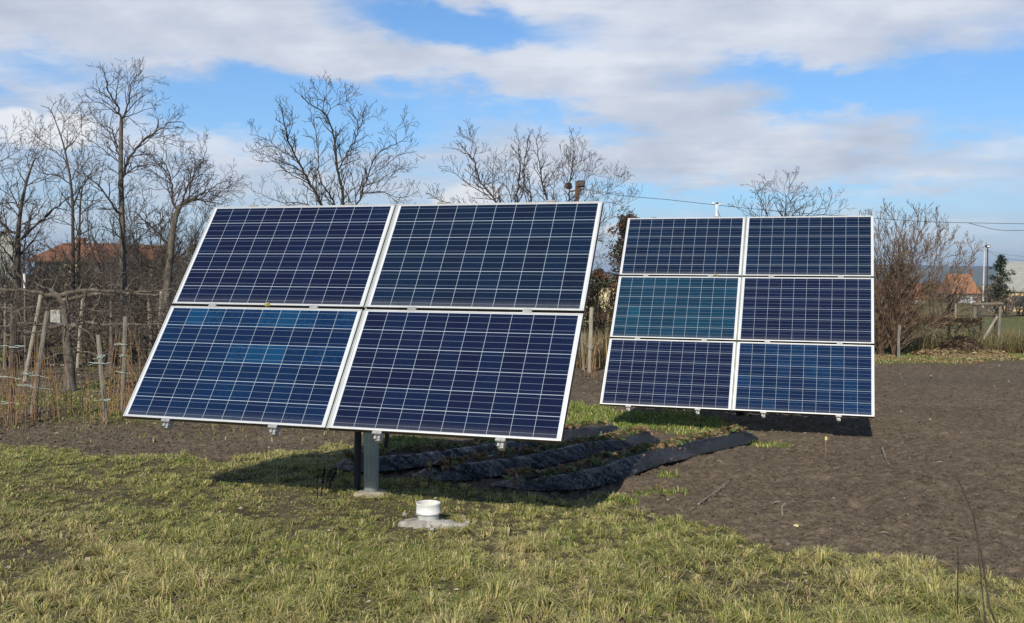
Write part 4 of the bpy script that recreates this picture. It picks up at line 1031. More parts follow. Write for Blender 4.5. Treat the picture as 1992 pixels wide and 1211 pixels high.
# small tree over the farther array
limbs = [([(1530, 640), (1530, 520), (1528, 460)], .14), ([(1528, 470), (1528, 419), (1530, 379), (1548, 340)], .045), ([(1520, 470), (1492, 419), (1469, 360), (1476, 352)], .04), ([(1526, 385), (1505, 366), (1490, 360)], .02), ([(1530, 460), (1542, 419), (1571, 393), (1582, 388)], .04),
         ([(1535, 470), (1575, 416), (1608, 403), (1628, 389)], .04), ([(1520, 480), (1480, 430), (1459, 416), (1433, 403)], .035), ([(1492, 419), (1480, 385), (1485, 362)], .02), ([(1531, 400), (1550, 378), (1565, 372)], .02), ([(1545, 480), (1600, 430), (1636, 408)], .03)]
traced('bare_tree', 'bare tree whose crown just clears the top of the farther array', 'tree', gnd(1530, 640), 38, limbs, dict(P5, dens=[3.8, 5.0, 6.0], len=[.95, .48, .22], rad=[.022, .013, .010], rmin=.007), MT['bark'], 1, group=G1)

# ------------------------------------------------------------------ hazel bush at the right with hanging catkins
def catkins(cols, n_per, size, frac=.5, hang=True):
    def f(tw):
        P = []; 
        for T_ in tw.tips:
            if random.random() < frac:
                for k in range(n_per): P.append(T_[random.randrange(1, len(T_))]+np.array([0, 0, -.02]))
        if not P: return
        P = np.array(P); n = len(P); tw.leafgeo = (P, cols, size, hang)
    return f
def put_leaves(root, tw, name='catkins', label=None):
    if not hasattr(tw, 'leafgeo'): return
    P, cols, size, hang = tw.leafgeo; n = len(P); b = MB()
    dirs = np.tile(np.array([0, 0, -1.]), (n, 1)) if hang else None
    leaves(b, P, rng.uniform(*size, n), pick(n, [1]*len(cols), [np.array(c) for c in cols]), 0, .3 if hang else .7, .2, dirs)
    o = b.build(name, MT['leaf'], root, use_col=True); tag(o, None, None, None, 'stuff')
PH = dict(dens=[4.6, 6.2, 7.0], len=[.95, .46, .2], rad=[.015, .0105, .008], rmin=.0065, ang=(18, 42), wob=.065, up=.04, upw=.25, flat=.5, bare=.22, fan=.33)
stems = []
for (bx, pts, r) in [(1738, [(1745, 620), (1760, 560), (1780, 480), (1800, 430)], .035), (1742, [(1770, 600), (1810, 540), (1824, 470), (1828, 430)], .035), (1745, [(1790, 620), (1850, 560), (1890, 500), (1888, 478)], .035), (1748, [(1800, 640), (1860, 595), (1905, 570)], .03),
                     (1735, [(1730, 600), (1715, 520), (1712, 450), (1706, 420)], .035), (1740, [(1742, 600), (1738, 500), (1745, 440), (1738, 425)], .035), (1736, [(1750, 590), (1768, 520), (1790, 470), (1785, 425)], .03), (1744, [(1765, 630), (1800, 590), (1850, 540), (1870, 490)], .03),
                     (1730, [(1718, 620), (1700, 560), (1690, 480), (1680, 430)], .03), (1746, [(1780, 650), (1830, 620), (1880, 600), (1908, 598)], .025), (1733, [(1722, 560), (1728, 480), (1722, 430)], .03), (1741, [(1756, 540), (1800, 480), (1846, 455)], .028), (1743, [(1780, 560), (1822, 500), (1858, 470)], .028),
                     (1740, [(1752, 560), (1757, 480), (1764, 430)], .028), (1712, [(1710, 600), (1706, 500), (1716, 440)], .03), (1707, [(1702, 600), (1692, 520), (1690, 450)], .03), (1716, [(1722, 600), (1736, 520), (1752, 450)], .028), (1748, [(1806, 610), (1862, 540), (1880, 520)], .02)]:
    stems.append(([(bx, 693)]+pts, r))
for k in range(18):
    bx = random.uniform(1706, 1756); tx = random.gauss(bx+30, 55); ty = 440+abs(tx-1775)*.6+random.uniform(0, 110)
    stems.append(([(bx, 693), (bx*.7+tx*.3, 693*.6+ty*.4), (tx, ty)], .022))
root, tw = traced('hazel_bush', 'large bare hazel bush with many fanning stems and hanging catkins right of the farther array', 'bush', gnd(1740, 693), gnd(1740, 693)[1], stems, PH, MT['bark'], 0, spread=.35,
                  leaf=catkins([(.30, .21, .11), (.22, .15, .09), (.36, .27, .14)], 1, (.05, .10), .36))
put_leaves(root, tw)
stick('bush_stake', [gnd(1748, 697)-[0, 0, .1], at(1748, 660, gnd(1748, 697)[1]), at(1750, 632, gnd(1748, 697)[1])], .045, MT['wood'], 'short grey stake in front of the hazel bush', 'stake', taper=.9)

# ------------------------------------------------------------------ background thickets and farther trees
PT = dict(dens=[4.2, 5.6, 5.6], len=[1.0, .55, .28], rad=[.02, .013, .010], rmin=.0075, ang=(22, 60), wob=.14, up=.05, upw=.15, flat=.3, bare=.15, fan=.5)
G2 = 'bare thicket shrubs behind the garden'
def at_px(px, Y): 
    d = ray(px, 600); return CAM[0]+d[0]*Y/d[1]
for i, (px, Y, H, st, lab) in enumerate([
        (300, 44, 6.2, 20, 'dense round bare bush filling the sky left of the near array'), (395, 46, 5.4, 20, 'dense round bare bush hidden partly by the near array\'s upper left corner'),
        (60, 40, 3.6, 16, 'low brown bare shrub before the red roofed house, near the left edge'), (-20, 38, 3.6, 12, 'brown bare shrub at the very left edge'), (250, 40, 3.6, 15, 'low brown bare shrub right of the tallest trunk'),
        (190, 42, 3.5, 15, 'low bare shrub below the red roof, left of the concrete pole'), (120, 37, 3.1, 16, 'low tangled shrub in front of the red roofed house'), (215, 36, 3.0, 15, 'low tangled shrub between the concrete pole and the tallest trunk'),
        (285, 34, 2.6, 13, 'tangled low shrub left of the mossy trunk'), (10, 33, 2.8, 13, 'tangled low shrub before the gable house at the left edge'), (370, 40, 3.6, 12, 'bare shrub beside the near array\'s upper left edge'), (345, 36, 3.0, 12, 'low brown bare shrub under the mossy tree'),
        (1150, 36, 2.5, 11, 'brown bare shrub seen in the gap between the arrays, left half'), (1205, 34, 2.2, 10, 'brown bare shrub seen in the gap between the arrays, right half'),
        (1700, 40, 2.4, 9, 'bare shrub behind the hazel bush'), (1832, 88, 3.6, 12, 'reddish bare shrub before the orange roof'), (1955, 84, 3.0, 14, 'dark bare shrub below the pine'), (1908, 80, 2.6, 8, 'leaning bare shrub beside the lamp post'),
        (1990, 88, 2.2, 8, 'low bare shrub before the yellow house wall')]):
    wild('bare_shrub', lab, 'shrub', at_px(px, Y), Y, H, dict(PT, rmin=.0075*max(1, Y/45), rad=[.02*max(1, Y/45), .014*max(1, Y/45), .011*max(1, Y/45)], dens=[d_*(1 if Y < 50 else .7) for d_ in PT['dens']]), MT['bark'] if i % 3 else MT['barkdark'], r=.035*max(1, Y/40), stems=st, base_spread=.9, group=G2)
#@@SECTION garden
# ------------------------------------------------------------------ orchard: espaliered trees, stakes, canes
PE = dict(dens=[7.0, 7.0, 6.0], len=[.50, .26, .12], rad=[.015, .010, .007], rmin=.005, ang=(45, 100), wob=.30, up=.02, upw=.1, flat=.5, bare=.35, trunk_kids=7)
D_ = gnd(135, 760)[1]
traced('espalier_tree', 'old fruit tree trained flat in two long horizontal tiers in the orchard at left', 'tree', gnd(135, 760), D_,
       [([(135, 764), (136, 720), (131, 670), (127, 620), (122, 590), (112, 572)], .095),
        ([(118, 578), (90, 572), (50, 565), (0, 563), (-60, 560)], .045), ([(118, 576), (140, 568), (190, 564), (250, 570), (330, 574)], .05), ([(120, 580), (170, 575), (230, 570), (300, 566), (345, 560)], .035),
        ([(128, 632), (95, 636), (50, 628), (0, 634), (-50, 630)], .035), ([(132, 642), (160, 626), (200, 632), (250, 630), (330, 632)], .035), ([(130, 640), (150, 622), (172, 605), (190, 592)], .03),
        ([(115, 572), (90, 560), (72, 552), (60, 545)], .03), ([(200, 566), (212, 556), (232, 550)], .02), ([(131, 690), (110, 690), (80, 700), (55, 702)], .022), ([(133, 690), (165, 685), (195, 690), (230, 695)], .022), ([(290, 568), (310, 556), (330, 552)], .02), ([(40, 566), (30, 590), (15, 605)], .02)],
       PE, MT['bark'], 1, spread=.12, group='espaliered orchard trees')
for (bx, by, hh, arms, lab) in [(22, 735, 590, [([(24, 600), (-20, 596), (-60, 592)], .03), ([(24, 605), (60, 598), (110, 600)], .03), ([(24, 640), (70, 645), (100, 642)], .025), ([(24, 650), (-30, 655)], .025)], 'farther espaliered tree near the left edge, behind the dark stake'),
                                (215, 728, 585, [([(216, 600), (180, 600), (150, 606)], .03), ([(216, 600), (260, 596), (300, 598)], .03), ([(216, 650), (260, 655), (300, 650)], .025), ([(216, 655), (180, 660), (150, 655)], .025)], 'farther espaliered tree right of the large trained trunk'),
                                (292, 720, 590, [([(292, 605), (260, 610), (240, 604)], .025), ([(292, 605), (330, 600)], .025), ([(292, 650), (330, 655)], .025)], 'farther espaliered tree beside the left edge of the near array')]:
    traced('espalier_tree', lab, 'tree', gnd(bx, by), gnd(bx, by)[1], [([(bx, by), (bx+2, (by+hh)/2), (bx+1, hh)], .06)]+arms, dict(PE, dens=[4.6, 4.4, 3.5]), MT['bark'], 1, spread=.15, group='espaliered orchard trees')
PV = dict(dens=[5.0, 6.0], len=[.6, .3], rad=[.013, .009], rmin=.0062, ang=(30, 85), wob=.24, up=.0, upw=.05, flat=.5, bare=.3, fan=.35)
for i, (px, Y, H) in enumerate([(10, 23, 1.7), (60, 22, 1.8), (105, 24, 1.6), (170, 22.5, 1.7), (255, 23.5, 1.7), (315, 22, 1.8), (195, 27, 2.0), (85, 28, 2.1), (280, 28, 2.1), (345, 25, 1.8), (-40, 22, 1.8), (135, 31, 2.3), (35, 31, 2.3), (235, 32, 2.4), (330, 32, 2.4)]):
    wild('vine_stock', 'tangled bare vine stock %s' % ['at the left edge', 'left of the forked trunk', 'right of the forked trunk', 'behind the right arms of the trained tree', 'before the foot of the tallest tree', 'by the near array\'s left side', 'behind the concrete pole', 'behind the grey sheet', 'below the mossy tree', 'touching the near array\'s corner', 'partly outside the left edge', 'in the back row under the slender pair', 'in the back row near the left edge', 'in the back row right of the tallest trunk', 'in the back row beside the mossy trunk'][i], 'vine',
         at_px(px, Y), Y, H, PV, MT['barkdark'] if i % 2 else MT['bark'], r=.03, stems=12, base_spread=.5, group='vine stocks in the farther orchard rows')

def post(name, base, top, w, m, label, Yb=None, group=None, flat=True, cat='post'):
    B = gnd(*base); T_ = at(top[0], top[1], B[1]+.02); ax = unit(T_-B); L = np.linalg.norm(T_-B)
    s_ = unit(np.cross(ax, [0, 1, 0])); f = np.cross(s_, ax); b = MB()
    n = 6; n8 = 8 if flat else 10
    t = np.linspace(-.1, L, n); P = np.array([B+ax*k+s_*random.gauss(0, .003)*(0 < j < n-1) for j, k in enumerate(t)])
    prof = []
    for j in range(n):
        for k in range(n8):
            a = 2*math.pi*(k+.5)/n8; r = w/2*(1.0 if not flat else 1/max(abs(math.cos(a)), abs(math.sin(a)))*.93)*(1+random.gauss(0, .03))
            tp = .012*random.random() if j == n-1 else 0
            prof.append(P[j]+s_*r*math.cos(a)+f*r*math.sin(a)*(.75 if flat else 1)+ax*tp)
    F = [(j*n8+k, j*n8+(k+1) % n8, (j+1)*n8+(k+1) % n8, (j+1)*n8+k) for j in range(n-1) for k in range(n8)]
    b.add(prof, F); b.F.append(np.array([[(n-1)*n8+k for k in range(n8)]])); b.M.append(np.array([0]))
    o = b.build(name, m); tag(o, label, cat, group); return o, B, ax, L, s_, f
def tie(o, B, ax, L, s_, f, h, w, length, droop=.02, loose=2):
    b = MB(); c = B+ax*h
    ring = [c+s_*w*.62*math.cos(a)+f*w*.62*math.sin(a)+ax*.004*math.sin(3*a) for a in np.linspace(0, 2*math.pi, 13)]
    b.tube(np.array(ring), .0045, 5)
    for k in range(loose):
        e = random.choice((-1, 1)); q = c-f*w*.55
        b.tube(np.array([q, q+s_*e*length*.4+ax*random.uniform(-.02, .03), q+s_*e*length+ax*random.uniform(-droop, .03)]), .0035, 5)
    b.build('twine', MT['twine'], o)
GP = 'wooden stakes in the berry row'
stakes = [('wooden_stake', (22, 828), (27, 627), .072, MT['barkdark'], 'dark upright stake nearest the left edge with green twine tied to it', [(.30, .12), (.62, .2), (1.0, .16)]),
          ('wooden_stake', (62, 806), (92, 606), .062, MT['wood'], 'grey stake leaning to the right, beside the dark stake', [(.38, .25), (.55, .2)]),
          ('wooden_stake', (206, 822), (191, 652), .062, MT['wood'], 'stake with a bunch of twine halfway up, left of the near array', [(.30, .10), (.78, .14), (.86, .08)]),
          ('wooden_stake', (239, 800), (244, 616), .060, MT['wood'], 'tall grey stake closest to the near array\'s lower left corner', [(.55, .1), (.95, .14), (.8, .06)])]
for nm, ba, to, w, m, lab, ties in stakes:
    r_ = post(nm, ba, to, w, m, lab, group=GP, cat='stake')
    for h, l in ties: tie(*r_, h, w, l, loose=3)
for ba, to, w, m, lab in [((47, 745), (79, 574), .065, MT['woodpale'], 'pale stake leaning right, farther back behind the leaning grey one'), ((150, 716), (162, 572), .075, MT['woodpale'], 'pale stake just right of the trained tree trunk'),
                          ((291, 700), (289, 588), .06, MT['wood'], 'grey stake in the farther row by the near array'), ((306, 690), (313, 566), .07, MT['woodpale'], 'pale crooked stake touching the near array\'s left edge'),
                          ((110, 700), (112, 575), .05, MT['barkdark'], 'thin dark stake left of the trained trunk'), ((8, 720), (10, 590), .05, MT['wood'], 'thin grey stake in the farther row at the left edge')]:
    post('wooden_stake', ba, to, w, m, lab, group='stakes in the farther rows', cat='stake')
r_ = post('wooden_stake', (1146, 724), (1151, 598), .085, MT['woodpale'], 'pale square stake with a wire loop in the gap between the arrays', cat='stake')
b = MB(); b.tube(np.array([r_[1]+r_[2]*.55+r_[4]*.07*math.cos(a)+r_[5]*.07*math.sin(a)+r_[2]*.03*math.cos(a*2) for a in np.linspace(0, 6.3, 14)]), .006, 5); b.build('wire_loop', MT['rail'], r_[0])
post('wooden_stake', (1135, 720), (1131, 645), .055, MT['wood'], 'shorter pointed stake behind the near array\'s right edge', cat='stake')

def canes(cx, by, n, spread, H, label, top=.0):
    n = int(n*.7)
    B = gnd(cx, by); root = MB(); sh = []
    for k in range(n):
        x0 = B[0]+random.gauss(0, spread); y0 = B[1]+random.gauss(0, .25); z0 = float(terr(x0, y0))
        h = H*random.uniform(.45, 1.1); tx = (B[0]-x0)*top+random.gauss(0, .07); ty = random.gauss(0, .06)
        P = rs([(x0, y0, z0-.02), (x0+tx*.3, y0+ty*.4, z0+h*.5), (x0+tx, y0+ty, z0+h)], 6); P[1:5] += np.random.normal(0, .006, (4, 3))
        root.tube(P, np.linspace(.0055, .0028, 6), 5, cap=False)
        for q in range(random.randint(0, 3)):
            i = random.randint(1, 4); d = unit(np.random.normal(0, 1, 3)+[0, 0, .8]); root.tube(np.array([P[i], P[i]+d*.06, P[i]+d*.11+[0, 0, -.01]]), np.array([.003, .0022, .0015]), 3, cap=False)
    o = root.build('berry_canes', MT['cane']); return tag(o, label, 'canes', 'dry raspberry canes tied to the stakes')
canes(30, 828, 26, .16, .95, 'dry raspberry canes round the dark stake at the left edge', .3)
canes(85, 812, 30, .22, .85, 'dry raspberry canes right of the leaning grey stake', .1)
canes(205, 822, 14, .16, .70, 'splayed dry canes at the foot of the twine-bunched stake', .8)
canes(243, 806, 34, .15, 1.1, 'tall orange-brown canes bundled at the stake nearest the array', .7)
canes(-40, 830, 26, .22, .9, 'dry raspberry canes outside the left edge', .1)
canes(1150, 735, 10, .10, .7, 'dry canes tied at the pale stake between the arrays', .6)
canes(70, 740, 26, .5, .9, 'dry canes in the row behind the leaning stakes', .1)
# long runs of green twine between the two left stakes
for (a_, b_, lab) in [((24, 730), (68, 727), 'pale green twine strung low from the dark stake to the leaning stake'), ((24, 683), (80, 676), 'pale green twine strung high between the dark and the leaning stake'), ((20, 765), (70, 762), 'lowest pale twine between the two left stakes'), ((-40, 735), (22, 731), 'pale twine running out of view at the left edge')]:
    Y0, Y1 = gnd(22, 828)[1]-.04, gnd(62, 806)[1]-.04
    p0, p1 = at(*a_, Y0), at(*b_, Y1); b = MB(); b.tube(np.array([p0, (p0+p1)/2-[0, 0, .012], p1]), .004, 5); o = b.build('twine_line', MT['twine']); tag(o, lab, 'twine')
# grey sheet, planks, thin pale pole
def slab(name, c, size, yaw, m, label, cat, tilt=0.):
    ax = np.array(Matrix.Rotation(yaw, 3, 'Z') @ Matrix.Rotation(tilt, 3, 'X')).T; b = MB(); b.box(c, size, ax, bev=.006); o = b.build(name, m); return tag(o, label, cat)
Yb = 20.; c = at(108, 618, Yb); slab('metal_sheet', c, (.19, .03, .32), .1, MT['concrete'], 'small pale grey sheet hung between the vine rows behind the trained trunk', 'sheet')
c = gnd(115, 712); slab('plank', c+[0, 0, .03], (1.0, .16, .04), .05, MT['woodpale'], 'pale plank lying on the ground left of the trained trunk', 'plank')
c = gnd(168, 709); slab('plank', c+[0, 0, .03], (.55, .14, .04), -.03, MT['woodpale'], 'pale plank lying on the ground right of the trained trunk', 'plank')
stick('marker_pole', [at(48, 560, 20), at(48, 545, 20), at(47, 532, 20)], .022, MT['pvc'], 'short white plastic tube standing up at the upper tier near the left edge', 'pole', taper=1)
b = MB(); P_ = at(48, 560, 20); b.tube(np.array([[P_[0], P_[1], float(terr(P_[0], P_[1]))-.05], P_]), .014, 6); b.build('stake_foot', MT['wood'], COL.objects['marker_pole'])

# ------------------------------------------------------------------ brambles and the brown conifer in the gap
def bramble(x0, x1, y0, y1, n, H, cols, label, name='dry_brambles', wide=.012):
    x = rng.uniform(x0, x1, n); y = rng.uniform(y0, y1, n); z = terr(x, y)-.01
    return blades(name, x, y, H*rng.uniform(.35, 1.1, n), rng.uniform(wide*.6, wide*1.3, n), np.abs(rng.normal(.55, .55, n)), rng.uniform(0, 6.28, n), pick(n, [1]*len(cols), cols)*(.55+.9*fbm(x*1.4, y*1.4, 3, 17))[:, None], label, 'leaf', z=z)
TAN = np.array((.40, .30, .15)); TAN2 = np.array((.28, .19, .10)); TAN3 = np.array((.46, .38, .22)); OLV = np.array((.17, .17, .06))
bramble(1.3, 3.6, 23.0, 27, 3800, .95, [TAN, TAN2, TAN3*.8, OLV, TAN2*.5], 'dry tan brambles and tall grass in the gap between the arrays', wide=.018)
bramble(9.0, 20.5, 30.6, 36, 11000, .80, [TAN*.7, TAN2*.8, TAN3*.7, OLV, OLV*.8, TAN2*.5, np.array((.12, .15, .04))], 'tall dry grass behind the compost heap and hazel', 'dry_grass', .018)
bramble(15.3, 20.5, 29.3, 32, 3000, .85, [TAN*.9, TAN3*.85, TAN2, OLV], 'pale dry reeds at the right edge', 'dry_reeds', .016)
bramble(-13, -3.0, 26, 34, 9000, .75, [TAN*.8, TAN2, OLV, OLV, TAN2*.5, np.array((.14, .18, .05))], 'rough dry undergrowth beyond the orchard rows', 'undergrowth', .022)

def conifer(name, label, x, y, H, R, cols, n_br, bark, clump=(.16, .30), leaf=(.05, .10), droop=.1, bare=.12, nl=36, group=None, ragged=.35, z=None):
    z = float(terr(x, y)); root = empty(name, (x, y, z), label, 'tree', group)
    tb = MB(); tb.tube(np.array([(x, y, z-.1), (x+.05, y, z+H*.5), (x, y, z+H*.97)]), np.array([H*.022, H*.013, .012]), 8); 
    lb = MB(); PP, CC, SS = [], [], []
    for k in range(n_br):
        t = bare+(1-bare)*((k+random.random())/n_br)**.9; a = random.uniform(0, 6.28)
        L = R*(1-t)**.75*random.uniform(1-ragged, 1.15)+.08; el = .35*(t-.2)-droop+random.uniform(-.1, .15)
        q = np.array([x, y, z+H*t]); d = np.array([math.cos(a)*math.cos(el), math.sin(a)*math.cos(el), math.sin(el)])
        P = rs([q, q+d*L*.5+[0, 0, .02], q+d*L+[0, 0, L*.12]], 5); tb.tube(P, np.linspace(.02, .006, 5)*H/4, 4, cap=False)
        for s_ in np.linspace(.35, 1, max(2, int(L/.28))):
            c = q+d*L*s_+np.random.normal(0, .05, 3); cr = random.uniform(*clump); n = nl
            v = np.random.normal(0, 1, (n, 3)); v /= np.linalg.norm(v, axis=1)[:, None]; rr = cr*np.random.random(n)**.4
            pp = c+v*rr[:, None]*[1, 1, .62]; PP.append(pp); base = np.array(random.choice(cols)); CC.append(base*np.random.uniform(.65, 1.3, (n, 1))); SS.append(np.random.uniform(*leaf, n))
    tb.build('trunk', bark, root)
    PP, CC, SS = np.concatenate(PP), np.concatenate(CC), np.concatenate(SS)
    leaves(lb, PP, SS, CC, .4, .38, .2); lb.build('crown', MT['leaf'], root, use_col=True)
conifer('conifer_tree', 'ragged reddish-brown conifer standing in the gap between the two arrays', at_px(1222, 31), 31, 4.1, 1.25, [(.11, .055, .03), (.16, .08, .04), (.06, .055, .025), (.09, .075, .03)], 90, MT['barkdark'], leaf=(.07, .14), nl=40, bare=.06)
conifer('thuja_bush', 'low dark brownish evergreen bush left of the reddish conifer', at_px(1160, 33), 33, 2.45, 1.5, [(.09, .06, .03), (.06, .06, .025), (.12, .08, .04)], 44, MT['barkdark'], leaf=(.06, .12), nl=30)
conifer('pine_tree', 'dark green pine before the grey roofed house at the right edge', at_px(1945, 82), 82, 4.9, 1.9, [(.022, .038, .016), (.03, .05, .018), (.018, .03, .014)], 50, MT['barkdark'], clump=(.2, .36), leaf=(.12, .22), nl=26, bare=.22, ragged=.7)

# ------------------------------------------------------------------ right side: compost heap, frame, vine fence
def heap():
    c = gnd(1884, 694); root = empty('compost_heap', c, 'rounded compost heap of dark twigs and pale straw at the edge of the field', 'compost heap')
    b = MB(); n = 26; R = .62; 
    P = []
    for i in range(n):
        for j in range(n):
            u, v = (i/(n-1)-.5)*2, (j/(n-1)-.5)*2; r2 = u*u+v*v
            h = .52*max(0, 1-r2)**.7*(1+.35*(float(fbm(u*3+4, v*3, 3, 91))-.5)*2)
            P.append((c[0]+u*R, c[1]+.5+v*R, c[2]+h-.02))
    b.add(P, [(i*n+j, (i+1)*n+j, (i+1)*n+j+1, i*n+j+1) for i in range(n-1) for j in range(n-1)], np.array([.055, .04, .028]))
    b.build('heap', MT['soil'], root, smooth=True, use_col=True)
    m = 5200; u = rng.normal(0, .50, m); v = rng.normal(0, .50, m); r2 = u*u+v*v; k = r2 < 1.6; u, v, r2 = u[k], v[k], r2[k]; m = len(u)
    X = c[0]+u*R*1.15; Yy = c[1]+.5+v*R; Z = terr(X, Yy)+.5*np.clip(1-r2, 0, 1)**.7+rng.uniform(0, .05, m)
    dirs = np.stack([rng.normal(0, 1, m), rng.normal(0, .5, m), rng.normal(0, .35, m)], 1)
    col = np.where((rng.random(m) < np.clip(.75-(Z-c[2])*2.2, .12, .9))[:, None], pick(m, [1, 1, .6], [TAN, TAN3, TAN2]), pick(m, [1, 1], [np.array((.07, .045, .03)), np.array((.12, .08, .05))]))
    lb = MB(); leaves(lb, np.stack([X, Yy, Z], 1), rng.uniform(.10, .26, m), col, .5, .10, .1, dirs); tag(lb.build('straw', MT['leaf'], root, use_col=True), kind='stuff')
    m = 5200; X = rng.uniform(gnd(1795, 694)[0], gnd(1950, 694)[0], m); Yy = rng.normal(c[1]+.1, .65, m)
    hh = .16*np.exp(-((Yy-c[1]-.05)/.3)**2); Z = terr(X, Yy)+rng.uniform(0, 1, m)*hh+.02
    col = pick(m, [1, .8, 1, .9], [TAN, TAN3, TAN2, np.array((.13, .075, .04))]); dirs = np.stack([rng.normal(0, 1, m), rng.normal(0, .5, m), rng.normal(0, .3, m)], 1)
    lb = MB(); leaves(lb, np.stack([X, Yy, Z], 1), rng.uniform(.08, .22, m), col, 1.5, .22, .3, dirs); tag(lb.build('garden_debris', MT['leaf'], use_col=True), 'dead leaves and pale straw strewn before the compost heap', None, None, 'stuff')
heap()
def frame():
    B = gnd(1942, 681); Y = B[1]; root = empty('timber_frame', B, 'weathered wooden frame of posts, top rail and slanting brace behind the compost heap', 'timber frame')
    def bar(a, b_, w, name, m=MT['wood'], Y0=Y, Y1=Y):
        p, q = at(*a, Y0), at(*b_, Y1); mb = MB(); mb.tube(np.array([p, (p+q)/2, q]), w/2, 6); mb.build(name, m, root)
    bar((1941, 686), (1946, 592), .10, 'post'); bar((1935, 690), (1937, 612), .08, 'post', MT['barkdark'], Y+.1, Y+.1); bar((1894, 690), (1896, 592), .09, 'post')
    bar((1893, 591), (1951, 590), .075, 'top_rail', Y0=Y-.08, Y1=Y-.08); bar((1913, 660), (1940, 615), .085, 'brace', MT['woodpale'], Y-.09, Y-.09); bar((1896, 613), (1943, 614), .05, 'lower_rail', MT['barkdark'], Y+.06, Y+.06)
frame()
def vine_fence():
    p0 = gnd(1690, 682); p1 = gnd(1898, 682); Y = p0[1]+.4; x0, x1 = p0[0]-.3, p1[0]
    root = empty('vine_fence', ((x0+x1)/2, Y, float(terr((x0+x1)/2, Y))), 'low wire fence hung with dark dead vines behind the hazel bush', 'fence')
    zt = at(1800, 618, Y)[2]; pm = []
    for k in range(5):
        x = x0+(x1-x0)*k/4; b = MB(); b.tube(np.array([(x, Y, float(terr(x, Y))-.1), (x+.01, Y, zt+.05)]), .035, 6); b.build('post', MT['barkdark'], root)
    b = MB()
    for k in range(3): b.tube(np.array([(x0, Y, zt-.3*k), ((x0+x1)/2, Y, zt-.3*k-.01), (x1, Y, zt-.3*k)]), .004, 4)
    b.build('wires', MT['rust'], root)
    n = 5200; X = rng.uniform(x0, x1, n); Z = zt+.05-np.abs(rng.exponential(.15, n))-.08*fbm(X*3, X*0, 2, 3); Z = np.maximum(Z, terr(X, X*0+Y)+.02)
    lb = MB(); leaves(lb, np.stack([X, Y+rng.normal(0, .10, n), Z], 1), rng.uniform(.05, .13, n), pick(n, [1, 1, .4], [np.array((.055, .036, .024)), np.array((.09, .06, .04)), TAN2]), .2, .22, .3); tag(lb.build('dead_vines', MT['leaf'], root, use_col=True), kind='stuff')
vine_fence()
o, *_ = post('white_post', (1859, 628), (1859, 590), .11, MT['woodpale'], 'short white post on the lawn beyond the vine fence', cat='post')

# ------------------------------------------------------------------ far right: lawn path, rock, car, poles, houses
def strip(pa, pb, w, name):
    a, b_ = gnd(*pa), gnd(*pb); b = MB(); n = 24; V = []
    for k in range(n+1):
        x = a[0]+(b_[0]-a[0])*k/n
        for yy in (-w/2, w/2): V.append((x, a[1]+(b_[1]-a[1])*k/n+yy, float(terr(x, a[1]+yy))+.02))
    b.add(V, [(2*k, 2*k+2, 2*k+3, 2*k+1) for k in range(n)], np.array([.22, .12, .085])); o = b.build(name, MT['soil'], use_col=True); tag(o, kind='structure')
strip((1650, 614), (2100, 614), 2.2, 'path'); strip((1800, 593.5), (2150, 593.5), 4.0, 'road')
c = gnd(1932, 606); b = MB(); b.lathe(c, [(.0001, .60), (.28, .54), (.48, .34), (.55, .12), (.48, -.1)], 12); b.V[0] += rng.normal(0, .02, b.V[0].shape); o = b.build('boulder', MT['concrete'], smooth=True); tag(o, 'pale rounded boulder on the green lawn at the foot of the lamp post', 'rock')

